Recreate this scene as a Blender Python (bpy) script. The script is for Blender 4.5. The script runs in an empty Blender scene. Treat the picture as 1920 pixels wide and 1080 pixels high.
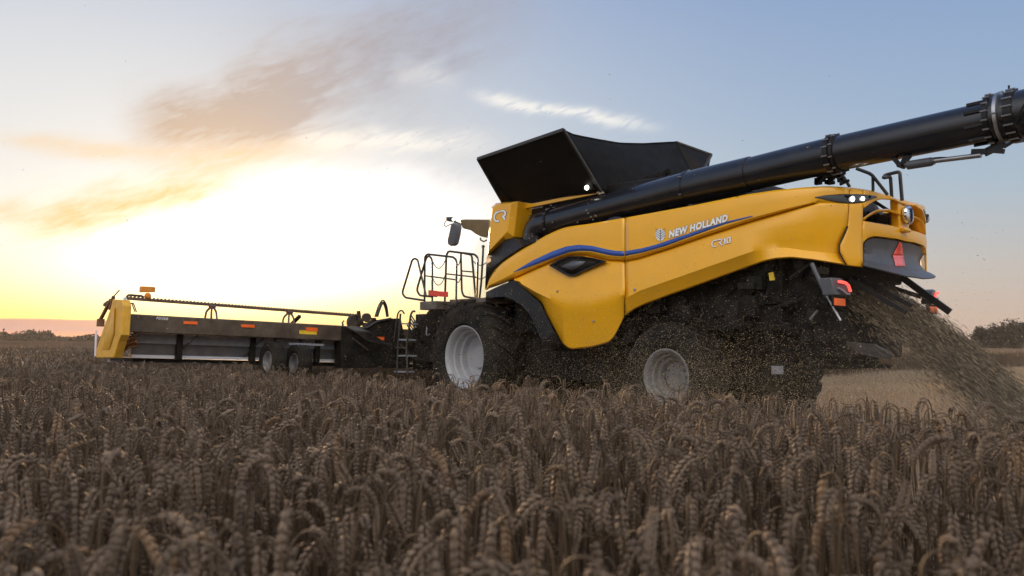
import bpy, math, random
import numpy as np
from mathutils import Vector, Matrix

random.seed(7); rng = np.random.default_rng(7)
scene = bpy.context.scene
COL = scene.collection
R = math.radians

# ------------------------------------------------------------------ camera
F = 1530.0                       # focal length in photo pixels (1920 wide)
CAM = np.array([0.0, 0.0, 1.35])
PITCH = math.atan(105 / F); ROLL = 0.0075
_r0 = np.array([1.0, 0, 0]); _u0 = np.array([0, -math.sin(PITCH), math.cos(PITCH)])
FW = np.array([0, math.cos(PITCH), math.sin(PITCH)])
RT = _r0 * math.cos(ROLL) + _u0 * math.sin(ROLL)
UP = -_r0 * math.sin(ROLL) + _u0 * math.cos(ROLL)
cd = bpy.data.cameras.new('camera'); cam = bpy.data.objects.new('camera', cd); COL.objects.link(cam)
cd.sensor_width = 36; cd.lens = 36 * F / 1920; cd.clip_start = 0.05; cd.clip_end = 9000
m = Matrix.Identity(4)
for i in range(3):
    m[i][0] = RT[i]; m[i][1] = UP[i]; m[i][2] = -FW[i]; m[i][3] = CAM[i]
cam.matrix_world = m
cd.dof.use_dof = True; cd.dof.focus_distance = 9.0; cd.dof.aperture_fstop = 3.6
scene.camera = cam
scene.render.resolution_x = 1024; scene.render.resolution_y = 576
scene.view_settings.view_transform = 'Standard'; scene.view_settings.look = 'None'
scene.view_settings.exposure = 0.0; scene.view_settings.gamma = 1.0
scene.cycles.max_bounces = 6; scene.cycles.transparent_max_bounces = 8
scene.cycles.use_denoising = True; scene.cycles.volume_bounces = 1
scene.cycles.sample_clamp_indirect = 4.0

def ray(px, py):
    return FW * F + RT * (px - 960) + UP * (540 - py)
def azel(px, py):
    d = ray(px, py)
    return math.atan2(d[0], d[1]), math.atan2(d[2], math.hypot(d[0], d[1]))

# ------------------------------------------------------------------ node helpers
class NT:
    def __init__(s, tree): s.t = tree; s.n = tree.nodes; s.l = tree.links
    def node(s, typ, **kw):
        n = s.n.new(typ)
        for k, v in kw.items():
            if k.startswith('i_'):
                k = k[2:]; k = int(k) if k.isdigit() else k.replace('_', ' ')
                s.set(n.inputs[k], v)
            else: setattr(n, k, v)
        return n
    def set(s, sock, v):
        if isinstance(v, bpy.types.NodeSocket): s.l.new(v, sock)
        elif isinstance(v, tuple) and sock.type == 'RGBA' and len(v) == 3: sock.default_value = (*v, 1)
        else: sock.default_value = v
    def m(s, op, a, b=None, c=None, clamp=False):
        n = s.n.new('ShaderNodeMath'); n.operation = op; n.use_clamp = clamp
        for i, v in enumerate((a, b, c)):
            if v is not None: s.set(n.inputs[i], v)
        return n.outputs[0]
    def mix(s, f, a, b, mode='MIX'):
        n = s.n.new('ShaderNodeMix'); n.data_type = 'RGBA'; n.blend_type = mode
        s.set(n.inputs[0], f); s.set(n.inputs[6], a); s.set(n.inputs[7], b)
        return n.outputs[2]
    def noise(s, vec, scale, detail=4, rough=.5, dist=0.0):
        n = s.n.new('ShaderNodeTexNoise')
        if vec is not None: s.set(n.inputs['Vector'], vec)
        n.inputs['Scale'].default_value = scale; n.inputs['Detail'].default_value = detail
        n.inputs['Roughness'].default_value = rough; n.inputs['Distortion'].default_value = dist
        return n.outputs['Fac']
    def comb(s, x, y, z=0.0):
        n = s.n.new('ShaderNodeCombineXYZ'); s.set(n.inputs[0], x); s.set(n.inputs[1], y); s.set(n.inputs[2], z)
        return n.outputs[0]
    def smooth(s, x, a, b):
        n = s.n.new('ShaderNodeMapRange'); n.interpolation_type = 'SMOOTHSTEP'
        s.set(n.inputs[0], x); s.set(n.inputs[1], a); s.set(n.inputs[2], b); n.inputs[3].default_value = 0; n.inputs[4].default_value = 1
        return n.outputs[0]
    def ramp(s, x, stops):
        n = s.n.new('ShaderNodeValToRGB'); s.set(n.inputs[0], x); e = n.color_ramp.elements
        while len(e) < len(stops): e.new(.5)
        for k, (p, c) in enumerate(stops): e[k].position = p; e[k].color = (*c, 1)
        return n.outputs[0]
def lin(r, g, b):
    f = lambda c: ((c / 255 + .055) / 1.055) ** 2.4 if c > 10 else c / 255 / 12.92
    return (f(r), f(g), f(b))

# ------------------------------------------------------------------ world: dusk sky
SUN_AZ, SUN_EL = azel(500, 455)
w = bpy.data.worlds.new('World'); scene.world = w; w.use_nodes = True
t = NT(w.node_tree); t.n.clear()
tc = t.node('ShaderNodeTexCoord'); sp = t.node('ShaderNodeSeparateXYZ', i_0=tc.outputs['Generated'])
dx, dy, dz = sp.outputs
az = t.m('ARCTAN2', dx, dy); el = t.m('ARCSINE', dz)
# smooth base: horizon haze -> blue
base = t.ramp(t.m('MULTIPLY', el, 1.0, clamp=True), [
    (0.0, lin(196, 168, 158)), (0.03, lin(200, 178, 165)), (0.09, lin(190, 184, 180)),
    (0.17, lin(168, 184, 198)), (0.27, lin(150, 173, 201)), (0.42, lin(130, 157, 198)), (0.75, lin(112, 138, 185)), (1.0, lin(105, 130, 175))])
ddx = t.m('SUBTRACT', az, SUN_AZ); dde = t.m('SUBTRACT', el, SUN_EL)
def gauss(cx, cy, sx, sy):
    a = t.m('DIVIDE', t.m('SUBTRACT', az, cx), sx); b = t.m('DIVIDE', t.m('SUBTRACT', el, cy), sy)
    return t.m('EXPONENT', t.m('MULTIPLY', t.m('ADD', t.m('MULTIPLY', a, a), t.m('MULTIPLY', b, b)), -1.0))
wide = gauss(SUN_AZ - .25, SUN_EL + .04, .60, .33)
def rgauss(p, sx, sy, ang):
    cx, cy = azel(*p); a = t.m('SUBTRACT', az, cx); b = t.m('SUBTRACT', el, cy); ca, sa = math.cos(ang), math.sin(ang)
    u = t.m('DIVIDE', t.m('ADD', t.m('MULTIPLY', a, ca), t.m('MULTIPLY', b, sa)), sx); v = t.m('DIVIDE', t.m('ADD', t.m('MULTIPLY', a, -sa), t.m('MULTIPLY', b, ca)), sy)
    return t.m('EXPONENT', t.m('MULTIPLY', t.m('ADD', t.m('MULTIPLY', u, u), t.m('MULTIPLY', v, v)), -1.0))
core = rgauss((520, 462), .200, .067, R(9))
low = gauss(SUN_AZ - .14, 0.02, .52, .14)
lowc = t.ramp(t.m('MULTIPLY', el, 5.0, clamp=True), [(0.0, lin(255, 210, 80)), (.15, lin(255, 224, 112)), (.33, lin(255, 234, 172)), (.55, lin(251, 239, 212)), (.95, lin(242, 237, 228))])
c = t.mix(t.m('MULTIPLY', wide, .85, clamp=True), base, lin(236, 234, 231))
c = t.mix(t.m('MULTIPLY', low, 1.0, clamp=True), c, lowc)
glow = t.mix(core, (0, 0, 0), (1.5, 1.35, 1.25))
lit = t.mix(1.0, t.mix(1.0, c, glow, 'ADD'), (1.5, 1.4, 1.3), 'DARKEN')
# clouds ---------------------------------------------------------------
uv = t.comb(az, t.m('MULTIPLY', el, 1.0), 0.0)
vr = t.node('ShaderNodeVectorRotate', rotation_type='Z_AXIS', i_Vector=uv, i_Angle=R(-24)).outputs[0]
mp = t.node('ShaderNodeMapping', i_Vector=vr, i_Scale=(3.0, 11.0, 1.0)).outputs[0]
nz = t.noise(mp, 3.2, 7, .58, .5)
nf = t.noise(t.node('ShaderNodeMapping', i_Vector=vr, i_Scale=(5, 20, 1)).outputs[0], 7.0, 5, .6, .6)
def streak(a, b, wd, soft=.35, wob=1.0):
    """feathered band from photo point a to photo point b (as directions), wd half width in radians"""
    ax, ay = azel(*a); bx, by = azel(*b); L = math.hypot(bx - ax, by - ay); ux, uy = (bx - ax) / L, (by - ay) / L
    px_ = t.m('SUBTRACT', az, ax); py_ = t.m('SUBTRACT', el, ay)
    al = t.m('DIVIDE', t.m('ADD', t.m('MULTIPLY', px_, ux), t.m('MULTIPLY', py_, uy)), L)
    ac = t.m('ADD', t.m('MULTIPLY', px_, -uy), t.m('MULTIPLY', py_, ux))
    ac = t.m('ADD', ac, t.m('MULTIPLY', t.m('SUBTRACT', nz, .5), wd * 2.2 * wob))
    q = t.m('DIVIDE', ac, wd)
    g = t.m('EXPONENT', t.m('MULTIPLY', t.m('MULTIPLY', q, q), -1.0))
    e = t.m('MULTIPLY', t.smooth(al, -soft * .6, soft * .6), t.m('SUBTRACT', 1.0, t.smooth(al, 1 - soft, 1 + soft)))
    return t.m('MULTIPLY', g, e)
def addm(*xs):
    r = xs[0]
    for x in xs[1:]: r = t.m('ADD', r, x)
    return r
fl = t.m('MULTIPLY_ADD', t.m('SUBTRACT', t.m('ADD', t.m('MULTIPLY', nf, .5), t.m('MULTIPLY', t.noise(uv, 9.0, 8, .62, .8), .5)), .5), 2.6, .95)
brown = t.m('MULTIPLY', addm(streak((270, 250), (580, 180), .040, .35, .8), t.m('MULTIPLY', streak((470, 185), (960, -5), .056, .3, .8), 1.0),
             t.m('MULTIPLY', streak((300, 240), (520, 225), .026), .45)), fl)
brown2 = t.m('MULTIPLY', addm(streak((60, 425), (430, 330), .023), t.m('MULTIPLY', streak((20, 262), (300, 290), .010), .55),
              t.m('MULTIPLY', streak((330, 295), (640, 270), .014), .5), t.m('MULTIPLY', streak((-60, 400), (60, 395), .010), .5)), fl)
cirr = t.m('MULTIPLY', addm(t.m('MULTIPLY', streak((905, 183), (1200, 232), .0075, .25, 1.6), 1.0), t.m('MULTIPLY', streak((745, 135), (850, 150), .014, .3, 1.8), .35),
            t.m('MULTIPLY', streak((560, 265), (880, 265), .012, .3, 1.6), 0.9)), t.m('MULTIPLY_ADD', t.m('SUBTRACT', nf, .45), 4.0, .75, clamp=True))
grey = t.m('MULTIPLY', streak((640, 200), (930, 300), .050, .35), t.m('MULTIPLY', fl, .55))
sunprox = gauss(SUN_AZ - .1, SUN_EL - .04, .42, .17)
bc = t.mix(t.smooth(az, azel(380, 200)[0], azel(820, 80)[0]), t.mix(t.smooth(el, .20, .30), lin(203, 177, 156), lin(184, 168, 161)), lin(164, 165, 178))
c = t.mix(t.m('MULTIPLY', grey, .8, clamp=True), lit, lin(176, 184, 196))
c = t.mix(t.m('MULTIPLY', brown, .80, clamp=True), c, bc)
c = t.mix(t.m('MULTIPLY', brown2, .85, clamp=True), c, lin(240, 198, 138))
c = t.mix(t.m('MULTIPLY', cirr, .75, clamp=True), c, lin(250, 246, 238))
# low cloud bank along the left horizon
bank_top = t.m('MULTIPLY_ADD', t.m('SUBTRACT', t.noise(t.comb(t.m('MULTIPLY', az, 14.0), 0.0), 1.0, 3), .5), .0035, azel(100, 599)[1])
inb = t.m('MULTIPLY', t.m('SUBTRACT', 1.0, t.smooth(el, t.m('SUBTRACT', bank_top, .0010), t.m('ADD', bank_top, .0010))),
          t.m('SUBTRACT', 1.0, t.smooth(az, -.42, -.10)))
bankc = t.ramp(t.m('MULTIPLY', el, 30.0, clamp=True), [(0.0, lin(236, 160, 126)), (.2, lin(226, 162, 138)), (.34, lin(190, 152, 152)), (.9, lin(200, 154, 144))])
c = t.mix(inb, c, bankc)
# Nishita sky adds its own scattering on top
sky = t.node('ShaderNodeTexSky'); sky.sky_type = 'NISHITA'; sky.sun_disc = False
sky.sun_elevation = SUN_EL; sky.sun_rotation = SUN_AZ; sky.dust_density = 2.0
# sky overhead and behind the camera, brightened as added fill for the near side
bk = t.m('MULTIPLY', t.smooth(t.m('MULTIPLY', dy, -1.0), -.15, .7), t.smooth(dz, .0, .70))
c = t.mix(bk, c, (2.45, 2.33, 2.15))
below = t.smooth(dz, -.02, 0.0)
c = t.mix(below, lin(90, 76, 62), c)
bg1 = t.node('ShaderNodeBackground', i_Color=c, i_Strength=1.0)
bg2 = t.node('ShaderNodeBackground', i_Color=sky.outputs[0], i_Strength=0.007)
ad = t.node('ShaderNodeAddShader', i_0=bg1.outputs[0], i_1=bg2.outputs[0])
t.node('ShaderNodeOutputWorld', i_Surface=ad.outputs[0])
w.cycles.sampling_method = 'MANUAL'; w.cycles.sample_map_resolution = 1024

sl = bpy.data.lights.new('sun', 'SUN'); sun = bpy.data.objects.new('sun', sl); COL.objects.link(sun)
sl.energy = 4.6; sl.angle = R(2.0); sl.color = (1.0, .62, .32)
sd = Vector((math.sin(SUN_AZ) * math.cos(SUN_EL), math.cos(SUN_AZ) * math.cos(SUN_EL), math.sin(SUN_EL)))
sun.rotation_euler = sd.to_track_quat('Z', 'Y').to_euler()

# ------------------------------------------------------------------ materials
MATS = {}
def mat(name, col, rough=.5, metal=0.0, var=0.15, vscale=6.0, coat=0.0, bump=0.0, bscale=60.0, spec=.5, emit=None, estr=0.0, dust=0.0, alpha=1.0):
    if name in MATS: return MATS[name]
    mm = bpy.data.materials.new(name); mm.use_nodes = True; q = NT(mm.node_tree); q.n.clear()
    tcn = q.node('ShaderNodeTexCoord'); p = q.node('ShaderNodeBsdfPrincipled')
    ns = q.noise(tcn.outputs['Object'], vscale, 5, .6)
    dark = tuple(x * (1 - var) for x in col); lite = tuple(min(1, x * (1 + var)) for x in col)
    cc = q.mix(q.smooth(ns, .3, .7), dark, lite)
    if dust > 0:
        nd = q.noise(tcn.outputs['Object'], 2.2, 8, .7)
        nd2 = q.noise(tcn.outputs['Object'], 45.0, 3, .7)
        f = q.m('MULTIPLY', q.m('ADD', q.smooth(nd, .35, .8), q.m('MULTIPLY', q.smooth(nd2, .55, .75), .6)), dust, clamp=True)
        cc = q.mix(f, cc, (.30, .23, .15))
        q.set(p.inputs['Roughness'], q.m('MULTIPLY_ADD', f, .4, rough, clamp=True))
    else: q.set(p.inputs['Roughness'], q.m('MULTIPLY_ADD', ns, .15, rough - .07, clamp=True))
    q.set(p.inputs['Base Color'], cc); q.set(p.inputs['Metallic'], metal)
    p.inputs['Specular IOR Level'].default_value = spec
    if coat: p.inputs['Coat Weight'].default_value = coat; p.inputs['Coat Roughness'].default_value = .06
    if bump:
        b = q.node('ShaderNodeBump', i_Strength=bump, i_Distance=.02, i_Height=q.noise(tcn.outputs['Object'], bscale, 4, .6))
        q.set(p.inputs['Normal'], b.outputs[0])
    if emit: p.inputs['Emission Color'].default_value = (*emit, 1); p.inputs['Emission Strength'].default_value = estr
    q.node('ShaderNodeOutputMaterial', i_Surface=p.outputs[0]); MATS[name] = mm
    return mm
yel = mat('yellow_paint', (.90, .44, .006), .32, var=.03, vscale=1.5, coat=.5, dust=.075, bump=.015, bscale=3)
yel2 = mat('header_yellow_paint', (.72, .38, .03), .45, var=.1, dust=.25)
black = mat('black_panel', (.009, .0085, .010), .42, spec=.3, var=.2, dust=.05)
gloss = mat('black_gloss_tube', (.010, .011, .016), .26, var=.25, vscale=3, coat=.3, dust=.035, bump=.02, bscale=4)
dark = mat('dark_machinery', (.012, .011, .010), .65, spec=.15, var=.4, dust=.07, bump=.3, bscale=25)
fabric = mat('black_tarpaulin', (.008, .008, .009), .7, spec=.15, var=.3, bump=.4, bscale=5, dust=.02)
flapm = mat('black_flap_steel', (.009, .0085, .009), .55, spec=.15, var=.2, dust=.02)
rubber = mat('tyre_rubber', (.014, .013, .012), .75, spec=.15, var=.3, dust=.12, bump=.2, bscale=40)
rimm = mat('white_wheel_rim', (.36, .37, .40), .42, var=.06, dust=.20)
steel = mat('bare_steel', (.42, .42, .44), .32, metal=.9, var=.2, dust=.15)
pipe = mat('dark_pipe', (.035, .032, .030), .4, var=.2)
blue = mat('blue_decal', (.028, .085, .36), .35, var=.03, coat=.4)
white = mat('white_decal', (.92, .93, .95), .35, var=.03)
navy = mat('navy_outline', (.03, .04, .10), .4, var=.05)
redr = mat('red_reflector', (.60, .035, .02), .25, var=.1, emit=(1, .08, .02), estr=.08)
orng = mat('orange_reflector', (.85, .13, .02), .3, var=.1, emit=(1, .2, .02), estr=.06)
redl = mat('red_lamp_lit', (.6, .02, .02), .3, var=.02, emit=(1, .10, .07), estr=1.6)
whl = mat('white_lamp_lit', (.9, .9, .9), .3, var=.01, emit=(1, .97, .9), estr=9)
lens = mat('dark_lamp_lens', (.01, .01, .012), .08, var=.1, coat=.8)
grey = mat('grey_sheet', (.22, .23, .27), .45, var=.15, dust=.25)
whitebar = mat('white_bar', (.62, .64, .72), .4, var=.05, dust=.15)
greyp = mat('grey_plastic', (.08, .085, .10), .4, var=.1, dust=.06)
chrome = mat('chrome_emblem', (.75, .78, .82), .10, metal=1.0, var=.05)
yelst = mat('yellow_sticker', (.75, .5, .03), .5, var=.2)
orl = mat('orange_lamp', (.7, .25, .03), .35, var=.1)
pinkr = mat('pink_sign', (.75, .16, .17), .35, var=.08, emit=(1, .2, .2), estr=.10)
def glassm():
    mm = bpy.data.materials.new('cab_glass'); mm.use_nodes = True; q = NT(mm.node_tree); q.n.clear()
    a = q.node('ShaderNodeBsdfTransparent', i_Color=(.93, .95, .94)); g = q.node('ShaderNodeBsdfGlossy', i_Roughness=.03)
    fr = q.node('ShaderNodeFresnel', i_IOR=1.3)
    x = q.node('ShaderNodeMixShader', i_0=q.m('MULTIPLY', fr.outputs[0], .5), i_1=a.outputs[0], i_2=g.outputs[0])
    q.node('ShaderNodeOutputMaterial', i_Surface=x.outputs[0]); return mm
glass = glassm()

# ------------------------------------------------------------------ frames and object helpers
MF = np.array([[.66, .751, 0, .394], [-.751, .66, 0, 16.455], [0, 0, 1, 0], [0, 0, 0, 1]])   # machine: x rearwards, y away from the camera
_n = math.hypot(.66, .751); MF[:3, :2] /= _n
ta = -.029
HT = np.array([[1, 0, 0, -3.0], [0, math.cos(ta), -math.sin(ta), 0], [0, math.sin(ta), math.cos(ta), 0], [0, 0, 0, 1]])
HF = MF @ HT
FRAME = MF
def use(fr):
    global FRAME; FRAME = fr
def at(px, py, val, ax='Y', fr=None):
    """photo point -> point of the current frame lying in its plane x/y/z = val"""
    fr = FRAME if fr is None else fr
    inv = np.linalg.inv(fr); o = inv @ np.append(CAM, 1); d = inv[:3, :3] @ ray(px, py)
    k = 'XYZ'.index(ax); s = (val - o[k]) / d[k]
    return tuple(o[:3] + d * s)
def pxof(p, fr=None):
    fr = FRAME if fr is None else fr
    q = fr @ np.append(np.array(p, float), 1); d = q[:3] - CAM
    return 960 + F * d.dot(RT) / d.dot(FW), 540 - F * d.dot(UP) / d.dot(FW)

def props(o, label=None, cat=None, group=None, kind=None):
    for k, v in (('label', label), ('category', cat), ('group', group), ('kind', kind)):
        if v: o[k] = v
    return o
ORG = {}
def empty(name, parent=None, loc=(0, 0, 0), fr=None):
    o = bpy.data.objects.new(name, None); COL.objects.link(o); o.empty_display_size = .2
    if parent:
        o.parent = parent; po = ORG.get(parent.name, (0, 0, 0)); o.location = tuple(a - b for a, b in zip(loc, po))
    else:
        M = (MF if fr is None else fr) @ np.block([[np.eye(3), np.array(loc).reshape(3, 1)], [np.zeros((1, 3)), np.ones((1, 1))]])
        o.matrix_world = Matrix(M.tolist())
    ORG[o.name] = tuple(loc); return o
SPLIT = {'bolt','drive_gear','belt_drive','chopper_drive','hydraulic_line','hose','flange_rib','valve_block','auger_drive','wheel_nut','reel_drive','brace','end_drive','vent_slat','leaf_vein','header_floor','flap_rim','flap_hinge','flap_bracket','reel_bat','deck_rail','guide_plate','grille_frame','main_body','front_axle','chassis','swing_link','cylinder_bracket','mirror_arm','auger_cradle'}
class MB:
    def __init__(s): s.v = []; s.f = []; s.p = []
    def add(s, vs, fs):
        b = len(s.v); s.p.append((len(s.v), len(vs), len(s.f), len(fs))); s.v += [tuple(map(float, v)) for v in vs]; s.f += [tuple(b + i for i in f) for f in fs]; return s
    def box(s, lo, hi):
        x0, y0, z0 = lo; x1, y1, z1 = hi
        return s.add([(x0,y0,z0),(x1,y0,z0),(x1,y1,z0),(x0,y1,z0),(x0,y0,z1),(x1,y0,z1),(x1,y1,z1),(x0,y1,z1)],
                     [(0,3,2,1),(4,5,6,7),(0,1,5,4),(1,2,6,5),(2,3,7,6),(3,0,4,7)])
    def loft(s, rings, closed=True, caps=True):
        n = len(rings[0]); vs = [p for r in rings for p in r]; fs = []
        for i in range(len(rings) - 1):
            for j in range(n if closed else n - 1):
                k = (j + 1) % n; fs.append((i*n+j, i*n+k, (i+1)*n+k, (i+1)*n+j))
        if caps and closed: fs.append(tuple(range(n))[::-1]); fs.append(tuple((len(rings)-1)*n + j for j in range(n)))
        return s.add(vs, fs)
    def tube(s, pts, r, seg=8, caps=True, close=False):
        pts = [Vector(p) for p in pts]; n = len(pts); rings = []; up = None
        for i in range(n):
            if close: d = pts[(i+1) % n] - pts[i-1]
            else: d = pts[min(i+1, n-1)] - pts[max(i-1, 0)]
            if d.length < 1e-9: d = Vector((0, 0, 1))
            d.normalize()
            if up is None: up = d.orthogonal().normalized()
            up = (up - d * up.dot(d)); up = up.normalized() if up.length > 1e-6 else d.orthogonal().normalized()
            sd_ = d.cross(up); rr = r[i] if isinstance(r, (list, tuple)) else r
            rings.append([tuple(pts[i] + (up * math.cos(a) + sd_ * math.sin(a)) * rr) for a in [2*math.pi*k/seg for k in range(seg)]])
        if close: rings.append(rings[0])
        return s.loft(rings, True, caps and not close)
    def bar(s, a, b, w_, h_=None):
        """rectangular bar from a to b"""
        a, b = Vector(a), Vector(b); d = (b - a).normalized(); u = d.cross(Vector((0, 0, 1)))
        u = u.normalized() if u.length > 1e-4 else Vector((1, 0, 0)); v = u.cross(d); h_ = h_ or w_
        rs = [[tuple(p + u*x*w_/2 + v*y*h_/2) for x, y in ((-1,-1),(1,-1),(1,1),(-1,1))] for p in (a, b)]
        return s.loft(rs)
    def prism(s, poly, off):
        """polygon (3d points) extruded by vector off"""
        n = len(poly); q = [tuple(np.array(p) + np.array(off)) for p in poly]
        return s.loft([list(map(tuple, poly)), q])
    def lathe(s, prof, c, seg=48, axis='Y', cap=False):
        """prof: (axial, radius) pairs, round the given axis through c"""
        rings = []
        for a, r in prof:
            rings.append([(c[0] + r*math.cos(p), c[1] + a, c[2] + r*math.sin(p)) if axis == 'Y' else
                          ((c[0] + a, c[1] + r*math.cos(p), c[2] + r*math.sin(p)) if axis == 'X' else (c[0] + r*math.cos(p), c[1] + r*math.sin(p), c[2] + a))
                          for p in [2*math.pi*k/seg for k in range(seg)]])
        return s.loft(rings, True, cap)
    def build(s, name, mt, parent=None, smooth=35, mods=None, **kw):
        if name in SPLIT and len(s.p) > 1 and not kw.pop('one', False):
            o = None
            for (v0, nv, f0, nf) in s.p:
                b = MB(); b.v = s.v[v0:v0+nv]; b.f = [tuple(i-v0 for i in f) for f in s.f[f0:f0+nf]]; q_ = b.build(name, mt, parent, smooth, one=True, **kw); o = o or q_
            return o
        kw.pop('one', None)
        me = bpy.data.meshes.new(name); po = ORG.get(parent.name, (0, 0, 0)) if parent else (0, 0, 0)
        vs = [(v[0]-po[0], v[1]-po[1], v[2]-po[2]) for v in s.v]
        me.from_pydata(vs, [], s.f); me.validate(); me.materials.append(mt)
        import bmesh
        bm = bmesh.new(); bm.from_mesh(me)
        if kw.pop('weld', True): bmesh.ops.remove_doubles(bm, verts=bm.verts, dist=1e-5)
        if kw.pop('renorm', True): bmesh.ops.recalc_face_normals(bm, faces=bm.faces)
        bm.to_mesh(me); bm.free()
        if smooth: me.shade_smooth(); me.set_sharp_from_angle(angle=R(smooth))
        o = bpy.data.objects.new(name, me); COL.objects.link(o)
        if parent: o.parent = parent; ORG[o.name] = po
        if kw.get('bevel'):
            b = o.modifiers.new('bevel', 'BEVEL'); b.width = kw['bevel']; b.segments = 2; b.limit_method = 'ANGLE'
        if kw.get('thick'):
            b = o.modifiers.new('solid', 'SOLIDIFY'); b.thickness = kw['thick']; b.offset = -1
        props(o, kw.get('label'), kw.get('cat'), kw.get('group'), kw.get('kind'))
        return o
def rounded(pts, r=.06, n=4):
    """polyline with rounded corners"""
    P = [Vector(p) for p in pts]; out = [P[0]]
    for i in range(1, len(P) - 1):
        a, b, c_ = P[i-1], P[i], P[i+1]; d1 = (a-b); d2 = (c_-b)
        k = min(r, d1.length*.45, d2.length*.45); p1 = b + d1.normalized()*k; p2 = b + d2.normalized()*k
        for j in range(n + 1):
            u = j / n; out.append(p1*(1-u)**2 + b*2*u*(1-u) + p2*u*u)
    out.append(P[-1]); return [tuple(p) for p in out]
def copy_tree(o, parent=None):
    c_ = o.copy(); COL.objects.link(c_)
    if parent: c_.parent = parent
    for ch in o.children: copy_tree(ch, c_)
    return c_

# ------------------------------------------------------------------ COMBINE
combine = empty('combine_harvester')
props(combine, 'yellow combine harvester with open black grain tank flaps driving away through the wheat field', 'combine harvester')

# plan curve of the near side and half of the tail
CP = [(.3,-1.66),(.5,-1.70),(1.5,-1.72),(3,-1.72),(5,-1.66),(6.2,-1.57),(6.75,-1.46),(7.08,-1.28),(7.26,-1.03),(7.35,-.75),(7.40,-.4),(7.42,0),(7.40,.4),(7.35,.75)]
def catmull(P, n=30):
    out = []
    for i in range(1, len(P) - 2):
        p0, p1, p2, p3 = map(np.array, P[i-1:i+3])
        for k in range(n):
            u = k / n
            out.append(.5*((2*p1) + (-p0+p2)*u + (2*p0-5*p1+4*p2-p3)*u*u + (-p0+3*p1-3*p2+p3)*u**3))
    out.append(np.array(P[-2])); return np.array(out)
CC = catmull(CP); TT = np.gradient(CC, axis=0); TT /= np.linalg.norm(TT, axis=1)[:, None]; NN = np.stack([TT[:, 1], -TT[:, 0]], 1)
def surf(px, py, off=0.0):
    """photo point -> point on the body skin, off metres inside it"""
    P = CC - NN * off
    Wd = P @ MF[:2, :2].T + MF[:2, 3]
    A = np.arctan2(Wd[:, 0], Wd[:, 1]); d = ray(px, py); a = math.atan2(d[0], d[1])
    k = int(np.argmax(A > a)) if (A > a).any() else len(A) - 1
    k = max(1, k); f = (a - A[k-1]) / (A[k] - A[k-1]); f = min(max(f, -3), 1.5)
    p = P[k-1] + (P[k] - P[k-1]) * f; q = Wd[k-1] + (Wd[k] - Wd[k-1]) * f
    return (p[0], p[1], CAM[2] + d[2] / math.hypot(d[0], d[1]) * math.hypot(*q))
def I(pairs):
    xs, ys = zip(*pairs); return lambda x: float(np.interp(x, xs, ys))
topA = I([(911,543),(914,531),(917,523),(927,507),(941,493),(960,480),(985,464),(1005,452.5),(1020,443.5),(1033,437),(1045,431.5),(1058,427),(1070,424.5),(1083,422.5),(1100,420.5),(1171,408.5),(1300,385),(1400,364.5),(1454,356.5),(1508,351),(1552,349),(1590,351),(1630,356),(1671,367.5),(1698,381),(1720,392)])
strT = I([(962,510),(999,488),(1036,471),(1062,462),(1084,459),(1110,461),(1140,468),(1155,470.3),(1171,471),(1204,465.5),(1230,458.5),(1285,440),(1359,416),(1411,404)])
strB = I([(962,511),(999,498),(1036,484),(1066,473),(1088,470),(1110,471),(1140,478),(1155,480),(1171,480),(1204,473.5),(1248,461),(1285,447),(1359,420),(1411,406)])
crsT = I([(911,538),(940,524),(962,513),(999,499),(1036,485),(1066,474),(1088,471.5),(1110,472.5),(1140,479.5),(1171,482),(1204,475),(1248,462.5),(1285,449),(1359,424),(1411,408),(1470,392),(1533,377),(1560,376)])
crsB = I([(911,543),(940,533.5),(962,524),(1007,503),(1047,486),(1073,479),(1100,479),(1138,488.5),(1171,490.5),(1196,486),(1267,463),(1322,444),(1411,415),(1470,398),(1533,382),(1560,380)])
botA = I([(963,525),(980,539),(999,554),(1016,567),(1023,586),(1040,617),(1055,645),(1064,652),(1073,655),(1110,651),(1140,643),(1149,636),(1158,620),(1166,604),(1171.5,592)])
botB = I([(1171.5,593),(1176,589),(1189,580),(1207,571.5),(1248,556),(1322,530),(1396,503),(1433,490),(1455,485.5),(1485,483.5),(1530,488),(1581,496),(1600,499.5),(1619,502)])
foldA = I([(963,524),(1005,548),(1030,560),(1060,572),(1100,575),(1171,552)])
foldB = I([(1171.5,560),(1200,545),(1260,524),(1337,497),(1426,466),(1470,464),(1520,470),(1590,476)])
def profA_up(x):
    tp, cb, ct = topA(x), crsB(x), crsT(x)
    ct = max(ct, tp + 2); cb = max(cb, ct + 1.5)
    md = tp * .5 + ct * .5
    return [(tp + 1.5, .16), (tp, .05), (tp + min(3, (ct-tp)*.2), .012), (tp*.75 + ct*.25, .0), (md, -.004), (tp*.25 + ct*.75, -.002), (ct, .0), (ct*.6+cb*.4, .02), (cb, .075)]
def prof_low(x, B=False):
    cb = crsB(x); bt = botB(x) if B else botA(x); fd = foldB(x) if B else foldA(x)
    if B:
        k = min(max((x - 1400) / 60, 0), 1); fo = .0 + .085 * k; bo = .10 - .085 * k
    else: fo, bo = -.03, .10
    fd = min(max(fd, cb + (bt-cb)*.25), cb + (bt-cb)*.85)
    if not B and bt < fd + 4: fd = cb*.4 + bt*.6
    return [(cb, .072), (cb + min(4, (bt-cb)*.1), .050), (cb*.6+fd*.4, .030*(1-.0)), (cb*.2 + fd*.8, fo*.8 + .006), (fd, fo), (fd*.85+bt*.15, fo*.8 + bo*.2), (bt - min(2.5, (bt-fd)*.2), bo), (bt, bo + .03), (bt - 1, bo + .15)]
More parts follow.
